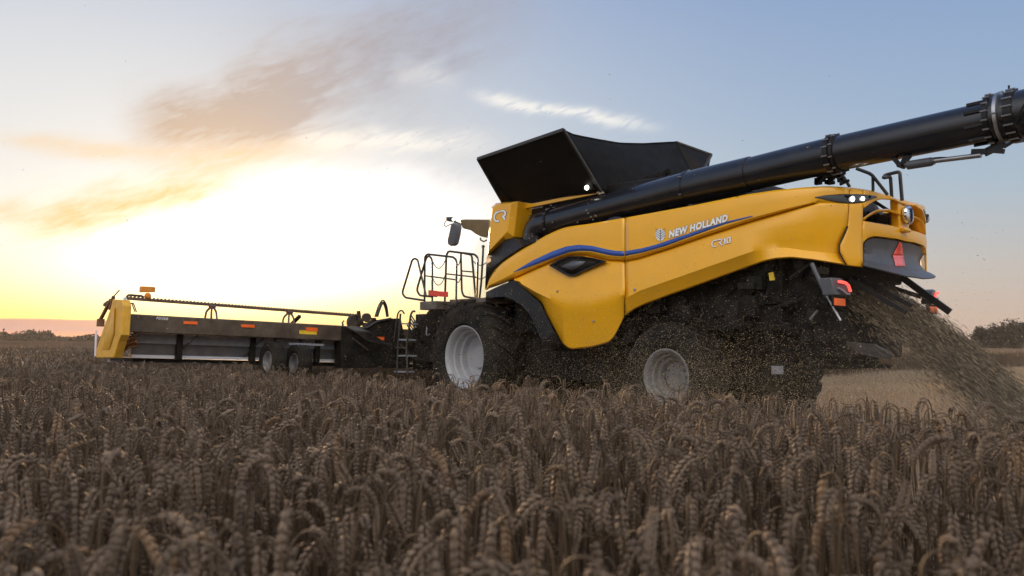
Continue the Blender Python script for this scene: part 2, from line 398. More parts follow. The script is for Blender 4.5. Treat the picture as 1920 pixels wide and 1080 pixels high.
def offat(px, py):
    rows = profA_up(px) + prof_low(px, px > 1171.5)
    ys = [r[0] for r in rows][1:]; os_ = [r[1] for r in rows][1:]
    for i in range(len(ys) - 1):
        if ys[i] <= py <= ys[i+1]:
            return os_[i] + (os_[i+1] - os_[i]) * (py - ys[i]) / max(ys[i+1] - ys[i], 1e-6)
    return 0.0
def sp_(px, py, lift=.006): return surf(px, py, offat(px, py) - lift)
XC = pxof((7.42, 0, 3.0))[0]
def skin(name, xs, prof, mt, thick=.025, mirror=True, shift=None, smooth=28, parent=None, label=None):
    g = [[surf(x + (shift(x, r[0]) if shift else 0), r[0], r[1]) for r in prof(x)] for x in xs]
    if abs(xs[-1] - XC) < .01:
        g = [[(p[0], min(p[1], -.004*(len(g)-i)), p[2]) for p in c_] for i, c_ in enumerate(g)]
        g.append([(7.42 - r[1], 0.0, p[2]) for r, p in zip(prof(xs[-1]), g[-1])])
    b = MB(); n = len(g[0]); fs = []
    for i in range(len(g) - 1):
        for j in range(n - 1): fs.append((i*n+j, i*n+j+1, (i+1)*n+j+1, (i+1)*n+j))
    vs = [p for c_ in g for p in c_]
    b.add(vs, fs); o = b.build(name, mt, parent or combine, smooth=smooth, renorm=False, thick=thick, weld=False, label=label)
    if mirror:
        b2 = MB(); b2.add([(p[0], -p[1], p[2]) for p in vs], [f[::-1] for f in fs])
        b2.build(name, mt, parent or combine, smooth=smooth, renorm=False, thick=thick, weld=False)
    return o
def span(a, b, step): n = max(2, int(abs(b-a)/step)); return [a + (b-a)*i/n for i in range(n+1)]
skin('side_panel', span(911.5, 1170.6, 6), profA_up, yel)
skin('lower_side_panel', span(964, 1170.6, 5), lambda x: prof_low(x), yel)
seam = I([(351,1592.5),(389,1591.5),(422,1589.5),(440,1583),(459,1573),(474,1573.5),(485,1580),(497,1586)])
def shiftB(x, y):
    k = max(0, (x - 1480) / 110); return (seam(y) - 1591) * k
def clampend(pr): return pr
skin('rear_side_panel', span(1172.4, 1590.4, 9), lambda x: profA_up(x)[:] if x < 1535 else profA_up(1535)[:1] and [(topA(x)+1.5,.16),(topA(x),.05),(topA(x)+2,.012)] + [(topA(x)+2+(378-topA(x)-2)*k/6, .0) for k in range(1,6)] + [(380, .004)], yel, shift=shiftB)
def low2(x):
    r = prof_low(x, True)
    if x > 1470:
        k = min((x - 1470) / 70, 1); r = [(p, o*(1-k) + k*(0.0 if i < 4 else o)) if i < 3 else (p, o) for i, (p, o) in enumerate(r)]
        if x > 1535: r[0] = (380, .004)
    return r
skin('lower_rear_side_panel', span(1172.4, 1590.4, 9), low2, yel, shift=shiftB)

# tail hood: bands of skin around the grille opening and the dark tail board
opT = I([(1618,392),(1630,383),(1640,377),(1651,373.6),(1673,375),(1703,387),(1726,401)])
opB = I([(1618,414),(1640,418),(1675,423.5),(1695,429.6),(1728,446)])
rcT = I([(1613,481),(1614.5,470),(1617,459),(1621,452),(1628,446),(1638,443.5),(1647,443.7),(1680,448),(1699,453),(1717,459)])
skin('tail_hood', span(1592.3, 1618, 4), lambda x: [(topA(x)+1, .12), (topA(x), .03), (topA(x)+3, .0)] + [(topA(x)+3 + (botB(x)-topA(x)-5)*k/12, 0.0) for k in range(1, 12)] + [(botB(x)-2, .01), (botB(x), .04), (botB(x)-1, .12)], yel,
     shift=lambda x, y: (seam(y)-1591)*max(0, 1-(x-1592.3)/26))
skin('tail_hood_top', span(1618, XC, 4), lambda x: [(topA(x)+1, .12), (topA(x), .03), (topA(x)+2, .0), ((topA(x)+opT(x))/2, -.005), (opT(x)-1, .0), (opT(x), .02), (opT(x)+.5, .12)], yel)
skin('tail_hood_band', span(1618, XC, 4), lambda x: [(opB(x)-.5, .12), (opB(x), .02), (opB(x)+1, .0), (opB(x)*.6+rcT(x)*.4, -.01), (opB(x)*.2+rcT(x)*.8, .0), (rcT(x)-1, .005), (rcT(x), .03), (rcT(x)+.5, .14)], yel)
# grille blade across the opening, dark void behind it
bl = I([(1618,411),(1630,402),(1645,394),(1665,393.5),(1686,400),(1705,408)])
skin('grille_blade', span(1619, XC, 4), lambda x: [(bl(x)-1.5, .20), (bl(x)-2, .05), (bl(x), .0), (bl(x)+2.5, .01), (bl(x)+4, .06), (bl(x)+3, .2)], yel)
skin('grille_backing', span(1612, XC, 8), lambda x: [(opT(max(x,1618))-6, .45), (398, .42), (opB(x)+6, .45)], black, mirror=True)
gb = MB()
for k in range(7):
    a = surf(1628+k*9, 396 + k*2.2, .36); b_ = surf(1634+k*9, 420+k*1.5, .36); gb.bar(a, b_, .03)
gb.tube([surf(1640,378,.22), surf(1668,396,.30)], .022); gb.box(*[tuple(np.array(surf(1652,412,.33)) + np.array(o)) for o in ((-.05,-.12,-.05),(.04,.12,.05))])
gb.build('grille_frame', dark, combine)
# yellow pillar behind the emblem
pl = MB(); c0 = surf(XC, 405, -.01)
pl.prism([(7.40,-.18,c0[2]+.22),(7.40,-.14,c0[2]-.30),(7.40,.14,c0[2]-.30),(7.40,.18,c0[2]+.22)], (-.12,0,0)); pl.build('emblem_pillar', yel, combine, bevel=.02)
em = MB(); em.lathe([(0,.0),(0.0,.118),(.03,.128),(.055,.118),(.07,.08),(.075,.0)], (7.42,0,c0[2]+.01), 40, 'X'); emb = em.build('emblem', chrome, combine)
lf = MB(); xz = 7.497; zc = c0[2]+.01
lf.tube([(xz,0,zc-.10),(xz+.004,0,zc+.0),(xz,0,zc+.10)], .008, 6)
for k in range(4):
    for s_ in (-1, 1): lf.tube([(xz,0,zc-.075+k*.04),(xz-.004,s_*.045,zc-.03+k*.036),(xz-.02,s_*.08,zc+.0+k*.024)], .007, 6)
lf.build('leaf_mark', navy, emb)
ho = MB(); p0 = surf(1696,431,-.02); ho.box((p0[0]-.02,p0[1]-.10,p0[2]-.035),(p0[0]+.06,p0[1]+.08,p0[2]+.02)); ho.build('tail_hook', yel, combine, bevel=.02)
# dark tail board: concave plate with flared lip
def tb(x):
    a = rcT(x); b_ = {0: 0}; bt = 497 + (x-1628)*(524-497)/(1735-1628) + 3
    return [(a+1, .10), (a+3, .045), (a*.7+bt*.3, .075), (a*.45+bt*.55, .085), (a*.2+bt*.8, .04), (bt-4, -.07), (bt-1, -.11), (bt+1.5, -.10), (bt, .02)]
skin('tail_board', span(1619, XC, 5), tb, greyp)
nb = MB(); nb.prism([surf(1613,470,.16), surf(1622,458,.16), surf(1632,468,.16), surf(1646,500,.12), surf(1640,506,.16), surf(1622,503,.2)], (-.1,.05,0)); nb.build('tail_board_bracket', black, combine); nb.v = [(a, -b_, c_) for a, b_, c_ in nb.v]; nb.f = [f[::-1] for f in nb.f]; nb.build('tail_board_bracket', black, combine)
tri = [(1689,454),(1693.5,467),(1695,482),(1699,502),(1679,495),(1674,479)]
def tbs(x, y, l=.012):
    rows = tb(x); return surf(x, y, float(np.interp(y, [r[0] for r in rows[1:8]], [r[1] for r in rows[1:8]])) - l)
def polygrid(polyfn, ys, n, f):
    b = MB(); vs = []; fs = []
    for y in ys:
        a, c_ = polyfn(y)
        for k in range(n+1): vs.append(f(a + (c_-a)*k/n, y))
    for i in range(len(ys)-1):
        for k in range(n): fs.append((i*(n+1)+k, (i+1)*(n+1)+k, (i+1)*(n+1)+k+1, i*(n+1)+k+1))
    return b.add(vs, fs)
tl = I([(454,1687),(479,1674),(495,1679)]); tr = I([(454,1689.5),(467,1692.5),(482,1694.5),(500,1698)])
polygrid(lambda y: (tl(y), tr(y)), span(454, 479, 4), 3, tbs).build('warning_triangle', redr, combine, thick=.004, renorm=False)
polygrid(lambda y: (tl(y), tr(y)), span(479, 499, 4), 3, tbs).build('warning_triangle_border', pinkr, combine, thick=.004, renorm=False)

# corner lamp lens with lit lamps
lT = I([(1527,369),(1545,364.5),(1575,361.5),(1602,361),(1625,362.5),(1640,366),(1645,369)]); lB = I([(1527,370),(1545,376),(1570,382),(1598,385),(1620,382.5),(1636,375),(1645,370)])
def lensp(x, g=0): return [(lT(x)-g, .012), (lT(x)*.8+lB(x)*.2, -.010), (lT(x)*.5+lB(x)*.5, -.012), (lT(x)*.2+lB(x)*.8, -.010), (lB(x)+g, .012)]
skin('tail_lamp_lens', span(1528, 1645, 5), lensp, lens, thick=.015)
for (lx, ly, rr) in ((1598, 373, .034), (1617, 372.5, .026)):
    c_ = surf(lx, ly, -.02); b = MB(); b.lathe([(0,rr),(.015,rr*.9),(.025,rr*.5),(.028,0)], c_, 16, 'X', cap=True); b.build('work_lamp', whl, combine)
    b = MB(); b.lathe([(0,rr),(.015,rr*.9),(.025,rr*.5),(.028,0)], (c_[0], -c_[1], c_[2]), 16, 'X', cap=True); b.build('work_lamp', lens, combine)
# far corner work lamp sticking out on the right of the tail
b = MB(); c_ = at(1733, 411, 1.42); b.lathe([(-.05,.05),(.04,.06),(.06,.04)], c_, 14, 'X', cap=True); b.build('side_lamp', steel, combine)
# seam glint strip
stp = MB(); stp.tube([sp_(1591.5,y,.004) for y in (390,400,412,421)], .008, 6); stp.build('seam_trim', steel, combine)

# dark gaps between the body panels
B = MB(); stroke0 = [(1589.5,424),(1583,440),(1573.5,459),(1573.5,472),(1580,485),(1586,496)]
def ribbon(pts, w_, lift, B):
    a = [surf(x-w_/2, y, -lift) for x, y in pts]; b = [surf(x+w_/2, y, -lift) for x, y in pts]; n = len(pts); B.add(a+b, [(i, n+i, n+i+1, i+1) for i in range(n-1)])
ribbon(stroke0, 2.6, .004, B); B.build('panel_gap', black, combine, renorm=False, thick=.002)
# blue stripe and lettering
def band(name, xs, t_, b_, mt, lift=.006):
    B = MB(); n = len(xs); vs = []; fs = []
    for x in xs:
        for k in range(3): y = t_(x)+(b_(x)-t_(x))*k/2; vs.append(sp_(x, y, lift))
    for i in range(n-1):
        for k in range(2): fs.append((i*3+k, i*3+k+1, (i+1)*3+k+1, (i+1)*3+k))
    return B.add(vs, fs).build(name, mt, combine, renorm=False, thick=.002)
band('blue_stripe', span(962.5, 1170.4, 6), strT, strB, blue)
band('blue_stripe', span(1172.6, 1411, 8), strT, strB, blue)
def letters(txt, name, a, b_, mapf, hgt, shear=.25, bold=.036, mt=white, parent=None, outline=True):
    """text mesh whose glyph plane is mapped on the body skin between photo points a and b_ (baseline)"""
    outs = []
    for (mt_, off, lift) in (((navy, bold*1.45, .008), (mt, bold, .013)) if outline else ((mt, bold, .010),)):
        cu = bpy.data.curves.new(name, 'FONT'); cu.body = txt; cu.shear = shear; cu.offset = off; cu.resolution_u = 3; cu.space_character = 1.12
        to = bpy.data.objects.new(name, cu); COL.objects.link(to); dg = bpy.context.evaluated_depsgraph_get()
        me = bpy.data.meshes.new_from_object(to.evaluated_get(dg)); bpy.data.objects.remove(to)
        co = np.array([v.co[:] for v in me.vertices])
        if not outs: W = (co[:, 0].min(), co[:, 0].max()); H = .70
        for v, q in zip(me.vertices, co):
            u = (q[0]-W[0]-0)/(W[1]-W[0]); x = a[0]+(b_[0]-a[0])*u; y = a[1]+(b_[1]-a[1])*u - q[1]/H*(hgt[0]+(hgt[1]-hgt[0])*u)
            v.co = mapf(x, y, lift)
        me.materials.clear(); me.materials.append(mt_)
        o = bpy.data.objects.new(name if mt_ is mt else name + '_outline', me); COL.objects.link(o); o.parent = parent or combine; outs.append(o)
    return outs
letters('NEW HOLLAND', 'lettering', (1253.5, 446), (1365, 413.6), sp_, (12.4, 12.0), shear=.10, bold=.055)
def stroke(pts, w_, f, lift, B):
    pts = [np.array(p, float) for p in pts]; L, Rr = [], []
    for i, p in enumerate(pts):
        d = pts[min(i+1, len(pts)-1)] - pts[max(i-1, 0)]; d /= max(np.linalg.norm(d), 1e-6); n = np.array([-d[1], d[0]])
        k = 1.0
        if 0 < i < len(pts)-1:
            d1 = p-pts[i-1]; d1 /= np.linalg.norm(d1); k = 1/max(.5, abs(np.dot(n, [-d1[1], d1[0]])))
        L.append(f(*(p+n*w_/2*k), lift)); Rr.append(f(*(p-n*w_/2*k), lift))
    n = len(pts); B.add(L+Rr, [(i, i+1, n+i+1, n+i) for i in range(n-1)])
C10 = [[(1344.5,450.2),(1339,451),(1336,453.2),(1334.6,457),(1335.4,461),(1338,462.3),(1343,461.8)], [(1345.5,450),(1351,448.4),(1353.4,450),(1352.6,452.6),(1348.8,454.4),(1354.2,459.8)],
       [(1355.5,448.6),(1359,447.4),(1359.4,457.5)], [(1363,446.4),(1368.8,444.8),(1368.8,454),(1363,455.6),(1363,446.4)]]
for (nm, mt_, w_, lf_) in (('model_lettering_outline', navy, 2.2, .008), ('model_lettering', white, 1.6, .014)):
    B = MB(); [stroke(p, w_, sp_, lf_, B) for p in C10]; B.build(nm, mt_, combine, renorm=False, smooth=0, thick=.002)
# leaf emblem on the side
B = MB(); cx, cy = 1238, 440.3; ring = [sp_(cx + 9.2*math.cos(a)*(1-.10*math.sin(a)), cy + 11.3*math.sin(a), .008) for a in [2*math.pi*k/28 for k in range(28)]]
B.add(ring + [sp_(cx, cy, .008)], [(k, (k+1) % 28, 28) for k in range(28)]); le = B.build('leaf_emblem', white, combine, smooth=0, thick=.002)
B = MB(); stroke([(cx,cy-11),(cx,cy+11.5)], 1.0, sp_, .013, B)
for k in range(4):
    for s_ in (-1, 1): stroke([(cx, cy+7.5-k*4.6), (cx+s_*9.0, cy+.5-k*4.2)], .8, sp_, .013, B)
B.build('leaf_vein', navy, le, renorm=False, smooth=0, thick=.001)

# air vent in the front panel
vo = [(1029,497),(1045,488),(1066,480.4),(1090,480),(1115,484),(1138,489.6),(1110,502),(1092,510),(1078,517.5),(1067,518.3),(1057,514)]
def shrink(P, k):
    c_ = np.mean(P, axis=0); return [tuple(c_ + (np.array(p)-c_)*k) for p in P]
def sps(P, off): return [surf(x, y, off) for x, y in P]
B = MB(); rings = [sps(vo, .03), sps(vo, -.012), sps(shrink(vo, .96), -.018), sps(shrink(vo, .84), -.012), sps(shrink(vo, .80), .02)]
B.loft(rings, True, False); vent = B.build('air_vent', black, combine)
B = MB(); B.add(sps(shrink(vo, .82), .0), [tuple(range(len(vo)))]); B.build('vent_mesh', dark, vent, thick=.01)
B = MB(); B.add(sps([(1052,499),(1075,489),(1098,490),(1092,497),(1072,507)], -.004), [(0,1,2,3,4)]); B.build('vent_insert', greyp, vent, thick=.004)
for (x, y) in ((1190,543),(1113,602),(1045,546)):
    B = MB(); B.lathe([(0,.022),(.006,.02),(.012,.0)], sp_(x, y, .01), 10, 'Y'); B.v = [(a, 2*sp_(x,y,.01)[1]-b_, c_) for a, b_, c_ in B.v]; B.build('panel_latch', steel, combine)

# CR corner housing
r0 = [(923.5,391),(931,384),(957.5,381),(951,434),(944,442),(914.6,474),(917,447)]
r1 = [(920.5,389),(930,380.5),(971,377.5),(963.5,444),(950,452),(913.6,480),(915.5,447)]
B = MB(); ra = [at(x,y,-1.66) for x,y in r0]; rb = [at(x,y,-1.56) for x,y in r1]; rc = [(p[0], -.55, p[2]) for p in rb]
B.loft([ra, rb, rc]); B.build('corner_housing', yel, combine, smooth=20, bevel=.012)
B = MB(); B.loft([[(p[0],-p[1],p[2]) for p in r_] for r_ in (ra, rb, rc)]); B.build('corner_housing', yel, combine, smooth=20, bevel=.012)
fcr = lambda x, y, l=.0: (lambda p: (p[0], p[1]-l, p[2]))(at(x, y, -1.66))
CR = [[(937.5,396.5),(931.5,398.5),(927.6,403.5),(927.4,410.5),(930.4,414.8),(936.2,414.6)], [(938.8,396.2),(945,395.2),(948,398.2),(947.4,403),(943.6,406),(947.4,412.2)]]
for (nm, mt_, w_, lf_) in (('housing_lettering_outline', navy, 4.6, .004), ('housing_lettering', white, 3.2, .008)):
    B = MB(); [stroke(p, w_, fcr, lf_, B) for p in CR]; B.build(nm, mt_, combine, renorm=False, smooth=0, thick=.002)
# black shoulder cover under the housing
T_ = [(912.5,482),(945,449.5),(963,446),(1006,453)]; M_ = [(910.8,512),(950,481),(978,463),(1006,453.5)]; L_ = [(911,543),(928,508),(961,481),(1006,454)]
for sg in (1, -1):
    B = MB(); f3 = lambda P, Y: [(p[0], sg*p[1], p[2]) for p in [at(x, y, Y) for x, y in P]]
    B.loft([f3(T_, -1.35), f3(T_, -1.58), f3(M_, -1.70), f3(L_, -1.62), f3(L_, -1.4)], closed=False, caps=False)
    B.build('shoulder_cover', black, combine, smooth=15, thick=.02)
# wheel arch fender
fo = [(911,548),(925,541),(945,532),(964,526),(982,541),(999,556),(1014,569),(1022,588),(1038,619),(1053,646)]
fi = [(911,562),(925,557),(945,556),(962,562),(978,573),(992,588),(1001,604),(1008,622),(1016,640),(1026,658)]
for sg in (1, -1):
    B = MB(); g = lambda P, Y, d=0: [(p[0], sg*p[1], p[2]) for p in [at(x, y, Y) for x, y in P]]
    a_ = g(fo, -1.64); b_ = g(fo, -1.70); c_ = g(fi, -1.74); d_ = [(p[0], sg*-.95, p[2]+.0) for p in c_]
    B.loft([a_, b_, c_, d_], closed=False, caps=False); B.build('wheel_arch', black, combine, thick=.02)
# core body (dark, behind the skins)
B = MB(); B.box((.9,-1.25,1.55),(6.3,1.25,3.0)); B.box((.9,-1.42,2.1),(2.2,1.42,3.1)); B.box((2.2,-1.38,2.4),(6.2,1.38,3.0)); B.build('main_body', dark, combine, bevel=.02)
zt = lambda px, py, Y: at(px, py, Y)[2]
B = MB(); pts = [at(x, topA(x)+5, -1.4) for x in span(1000, 1490, 49)]; B.add([(p[0], -1.38, p[2]) for p in pts] + [(p[0], 1.38, p[2]) for p in pts], [(i, i+1, len(pts)+i+1, len(pts)+i) for i in range(len(pts)-1)])
B.build('engine_deck', black, combine, thick=.05)
# tank walls, rail and flaps
B = MB(); tw_ = [at(950,384,-1.2), at(1000,368,-1.2), at(1130,347,-1.2), at(1330,318,-1.2), at(1330,350,-1.2), at(1000,430,-1.2)]; B.loft([tw_, [(p[0],1.3,p[2]) for p in tw_]]); B.box((.95,-1.02,2.9),(4.6,1.3,3.72)); B.build('grain_tank', black, combine, bevel=.02)
B = MB(); a = at(972,387,-1.35); b_ = at(1124,356,-1.35); B.prism([a, b_, (b_[0], b_[1], b_[2]-.055), (a[0], a[1], a[2]-.06)], (0,.06,0)); B.build('tank_rail', yel, combine)
pA, pB, pC, pD = at(895.5,298,-2.15), at(1056.5,243,-2.15), at(1128,361,-1.36), at(943,381,-1.40)
B = MB(); B.add([pA, pD, pC, pB], [(0,1,2,3)]); fl1 = B.build('tank_flap', flapm, combine, smooth=0, thick=.03)
B = MB(); B.bar(pA, pB, .035, .05); B.bar(pB, pC, .05, .03); B.bar(pA, pD, .035); B.build('flap_rim', pipe, fl1)
B = MB(); B.bar(at(1000,371,-1.38), at(1122,345,-1.40), .03); B.bar(at(946,381,-1.40), at(1000,371,-1.38), .03); B.build('flap_hinge', pipe, fl1)
# far flap, mirrored roughly, plus the rear flap
pE = at(1268,266.5,1.35); pF = at(1334,290,2.05); pG = at(1320,316,1.6)
B = MB(); far = [(pA[0], 2.1, pA[2]-.1), (pA[0]+.1, 1.4, 3.72), (pG[0], 1.4, 3.72), (pF[0], 2.05, pF[2]), pE]
B.add(far, [(0,1,2,3)]); B.add([pE, pF, pG, (pG[0]-.2, 1.1, 3.7)], [(0,1,2,3)]); B.build('tank_flap', flapm, combine, smooth=0, thick=.03)
B = MB(); frt = [(pA[0]+.02, -2.1, pA[2]-.02), (1.0, -1.35, 3.8), (1.0, 1.4, 3.8), (pA[0], 2.1, pA[2]-.1)]; 
n1, n2 = 16, 8; vs = []; fs = []
for i in range(n1+1):
    u = i/n1; topp = np.array(frt[0])*(1-u) + np.array(frt[3])*u; topp[2] -= .55*math.sin(math.pi*u); bot = np.array(frt[1])*(1-u) + np.array(frt[2])*u
    for j in range(n2+1): v = j/n2; p = topp*(1-v)+bot*v; vs.append(p)
for i in range(n1):
    for j in range(n2): k = i*(n2+1)+j; fs.append((k, k+1, k+n2+2, k+n2+1))
B.add(vs, fs); B.build('tank_tarpaulin', fabric, combine, thick=.01)
# rear tarpaulin sagging between near flap and far flap; its top edge follows the photographed sag
B = MB(); vs = []; fs = []; n1, n2 = 26, 10
tpx = I([(0,1057),(.07,1071),(.25,1117),(.45,1162),(.68,1207),(.85,1240),(1,1268)]); tpy = I([(1057,244),(1071,252),(1090,256.5),(1117,261.5),(1162,268),(1207,269.5),(1240,268),(1268,266.5)])
for i in range(n1+1):
    u = i/n1; x = tpx(u); Y = -2.15 + (1.35+2.15)*u; tp = np.array(at(x, tpy(x), Y)); bt = np.array(pC)*(1-u) + np.array((pC[0]+.35, 1.35, 3.65))*u
    for j in range(n2+1):
        v = j/n2; p = tp*(1-v)+bt*v; p = p + np.array([.10*math.sin(math.pi*v)*math.sin(math.pi*u) + .02*math.sin(9*u+4*v), 0, .015*math.sin(14*u)*math.sin(math.pi*v)]); vs.append(p)
for i in range(n1):
    for j in range(n2): k = i*(n2+1)+j; fs.append((k, k+1, k+n2+2, k+n2+1))
B.add(vs, fs); tarp = B.build('tank_tarpaulin', fabric, combine, thick=.012)
B = MB(); top_pts = [vs[i*(n2+1)] for i in range(n1+1)]; B.tube(top_pts, .014, 6); B.build('tarpaulin_hem', fabric, tarp)
B = MB(); B.tube([at(1240,288,1.1), at(1262,270,1.3), at(1268,266,1.35)], .02, 6); B.bar(pE, pF, .05, .03); B.bar(pF, pG, .04)
for k in range(5): q = np.array(pE)*(1-k/4.4)+np.array(pF)*(k/4.4); B.box(tuple(q-[.02,.02,.0]), tuple(q+[.03,.03,.012]))
B.build('flap_bracket', pipe, combine)
# lamp on the tank rail
c_ = at(1101,352,-1.48); B = MB(); B.box((c_[0]-.02,c_[1],c_[2]-.05),(c_[0]+.12,c_[1]+.10,c_[2]+.06)); lb = B.build('tank_lamp', dark, combine, bevel=.01)
B = MB(); B.lathe([(0,.040),(-.02,.035),(-.03,.0)], (c_[0]+.0, c_[1]-.004, c_[2]), 16, 'Y', cap=True); B.build('lit_bulb', whl, lb)
B = MB(); q = [at(1110,353,-1.38), at(1122,352,-1.38), at(1132,362,-1.38), at(1123,365,-1.38)]; B.prism(q, (0,.03,0)); B.build('perforated_bracket', mat('galvanised_bracket', (.40,.33,.22), .5, metal=.5, var=.5, vscale=60), combine)

# ---- unloading auger along the near side
YA = -1.30
def ap(x, y): return at(x, y, YA)
a0, a1, a2 = ap(1036,419), ap(1587,284.5), ap(1871,224)
d_ = (Vector(a2)-Vector(a1)); dirn = Vector((d_.x, 0, d_.z)).normalized()
B = MB(); B.tube(rounded([(a0[0]-.48, YA, a0[2]-.62), (a0[0]-.40, YA, a0[2]-.02), a0, ap(1292,352), ap(1410,326)], .30, 8), .245, 36); aug = B.build('unloading_auger', gloss, combine, smooth=40)
B = MB(); B.tube([ap(1408,326.5), ap(1500,304.5), ap(1560,291)], .232, 36); B.build('auger_tube', gloss, combine, smooth=40)
B = MB(); endp = Vector(a1) + dirn*1.68; B.tube([ap(1556,292), a1, tuple(endp)], .222, 36); aug2 = B.build('auger_tube', gloss, combine, smooth=40)
B = MB(); e2 = endp + dirn*1.6; B.tube([tuple(endp - dirn*.02), tuple(e2)], .262, 36); B.build('auger_spout', gloss, combine, smooth=40)
def collar(c, r, w_, name, bolts=16, mt_=black, parent=combine, rb=.010):
    c = Vector(c); B = MB(); B.tube([tuple(c - dirn*w_/2), tuple(c + dirn*w_/2)], r, 40); o = B.build(name, mt_, parent, smooth=40)
    u = dirn.cross(Vector((0,1,0))).normalized(); v = Vector((0,1,0)); B = MB()
    for k in range(bolts):
        a = 2*math.pi*k/bolts; p = c + (u*math.cos(a)+v*math.sin(a))*(r+.006); B.tube([tuple(p - dirn*(w_/2+.008)), tuple(p + dirn*(w_/2+.008))], rb, 6)
    B.build('bolt', steel, o); return o
collar(ap(1292,352), .255, .03, 'auger_seam', 6, gloss)
collar(ap(1563,290), .252, .06, 'auger_coupling', 14); collar(ap(1573,288), .248, .03, 'auger_coupling', 10)
collar(ap(1038,418), .262, .04, 'auger_coupling', 12)
collar(endp, .285, .05, 'auger_flange', 18); collar(endp + dirn*.10, .292, .035, 'auger_flange', 4, steel); collar(endp + dirn*.22, .285, .08, 'auger_flange', 18)
u_ = dirn.cross(Vector((0,1,0))).normalized()
B = MB()
for k in range(9):
    a = 2*math.pi*k/9 + .2; r_ = .235; p = endp + (u_*math.cos(a)+Vector((0,1,0))*math.sin(a))*r_; B.bar(tuple(p - dirn*.22), tuple(p - dirn*.0), .02, .03)
for k in range(5):
    a = k*1.2; p = endp + dirn*(.18+.08*k) + (u_*math.cos(a)+Vector((0,1,0))*math.sin(a))*.30; B.tube([tuple(p), tuple(p+(u_*math.cos(a)+Vector((0,1,0))*math.sin(a))*.05)], .012, 6)
B.build('flange_rib', black, combine)
B = MB(); B.tube(rounded([tuple(endp+dirn*.5+Vector((0,-.27,.15))), tuple(endp+dirn*.38+Vector((0,-.33,-.02))), tuple(endp+dirn*.30+Vector((0,-.30,-.2)))], .1), .012, 6); B.build('hose', dark, combine)
# bracket and hydraulic cylinder under the tube
YB = YA - .05; B = MB()
P = lambda x, y: at(x, y, YB)
B.bar(P(1671,291), P(1688,311), .03, .05); B.bar(P(1701,288), P(1690,311), .03, .05); B.bar(P(1708,292), P(1692,312), .03); B.tube([(P(1690,311)[0], YB-.07, P(1690,311)[2]), (P(1690,311)[0], YB+.07, P(1690,311)[2])], .03, 10)
B.build('cylinder_bracket', black, combine)
B = MB(); B.tube([P(1696,309.5), P(1703,308.5)], .022, 10); B.tube([P(1702,310), P(1747,303)], .052, 20); B.tube([P(1745,303), P(1752,301.8)], .042, 16); hc = B.build('hydraulic_cylinder', greyp, combine)
B = MB(); B.tube([P(1750,302), P(1840,291)], .028, 14); B.build('piston_rod', steel, hc)
B = MB(); B.tube(rounded([P(1722,306), P(1740,298), P(1765,295), P(1790,297)], .1), .010, 6); B.build('hose', dark, hc)
B = MB(); B.bar(P(1822,285), P(1850,284), .045, .06); B.bar(P(1846,288), P(1883,270), .03, .07); B.bar(P(1883,284), P(1858,282), .04, .05); B.bar(P(1848,281), P(1872,268), .03); B.bar(P(1882,276), P(1905,262), .03); B.build('swing_link', black, combine)
# clutter under auger joint
B = MB()
for k in range(26):
    x = 1530 + random.random()*48; y = 322 + random.random()*24; q = at(x, y, -1.15+random.random()*.25)
    B.box(tuple(np.array(q)-[.03,.03,.02]), tuple(np.array(q)+[.02+random.random()*.04,.03,.02+random.random()*.02]))
B.tube(rounded([at(1535,345,-1.3), at(1548,328,-1.3), at(1570,332,-1.3), at(1580,346,-1.3)], .05), .014, 6); B.tube([at(1556,344,-1.2), at(1572,318,-1.2)], .02, 6)
B.bar(at(1566,318,-1.2), at(1590,316,-1.2), .08, .05); B.bar(at(1575,346,-1.2), at(1592,338,-1.2), .03)
B.build('valve_block', dark, combine)
B = MB(); B.prism([at(1020,415,-1.0), at(1110,380,-1.0), at(1180,372,-1.0), at(1170,410,-1.0), at(1060,440,-1.0)], (0,.05,0))
B.prism([at(1128,420,-1.55), at(1140,410,-1.55), at(1152,405.5,-1.55), at(1162,406,-1.55), at(1168,412,-1.55)], (0,.12,0)); B.build('auger_cradle', gloss, combine, bevel=.01)
B = MB(); B.box(*[tuple(np.array(at(997,412,-1.42))+np.array(o)) for o in ((-.06,-.02,-.07),(.05,.04,.08))]); B.bar(at(994,420,-1.40), at(994,437,-1.4), .06, .05); bp = B.build('hinge_plate', dark, combine, bevel=.005)
B = MB()
for i in (-1, 1):
    for j in (-1, 0, 1): q = at(997+i*3.5, 412+j*5.5, -1.445); B.tube([q, (q[0], q[1]-.015, q[2])], .010, 6)
B.build('bolt', steel, bp)
B = MB()
for (x, y) in ((1101,394),(1104,400),(1109,407),(1113,412),(1084,417),(1037,417),(1025,393),(1034,385),(1000,391),(1017,388),(988,440),(994,447),(1008,450),(1000,443)):
    q = at(x, y, YA-.245); B.tube([q, (q[0], q[1]-.02, q[2])], .011, 6)
B.tube([at(1000,391,-1.4), at(1018,388,-1.4)], .01, 6)
for k in range(10):
    q = at(984+k*3, 438+(k*7%9), -1.42); B.box(tuple(np.array(q)-.02), tuple(np.array(q)+.025))
B.build('bolt', steel, combine)
# brackets on top of the tarpaulin foot behind auger
B = MB()
for k in range(9): q = at(1205+k*6, 342-k*2.0-(k%3)*2.5, -.9); B.box(tuple(np.array(q)-[.03,.03,.04]), tuple(np.array(q)+[.03,.03,.03]))
B.build('auger_drive', dark, combine)

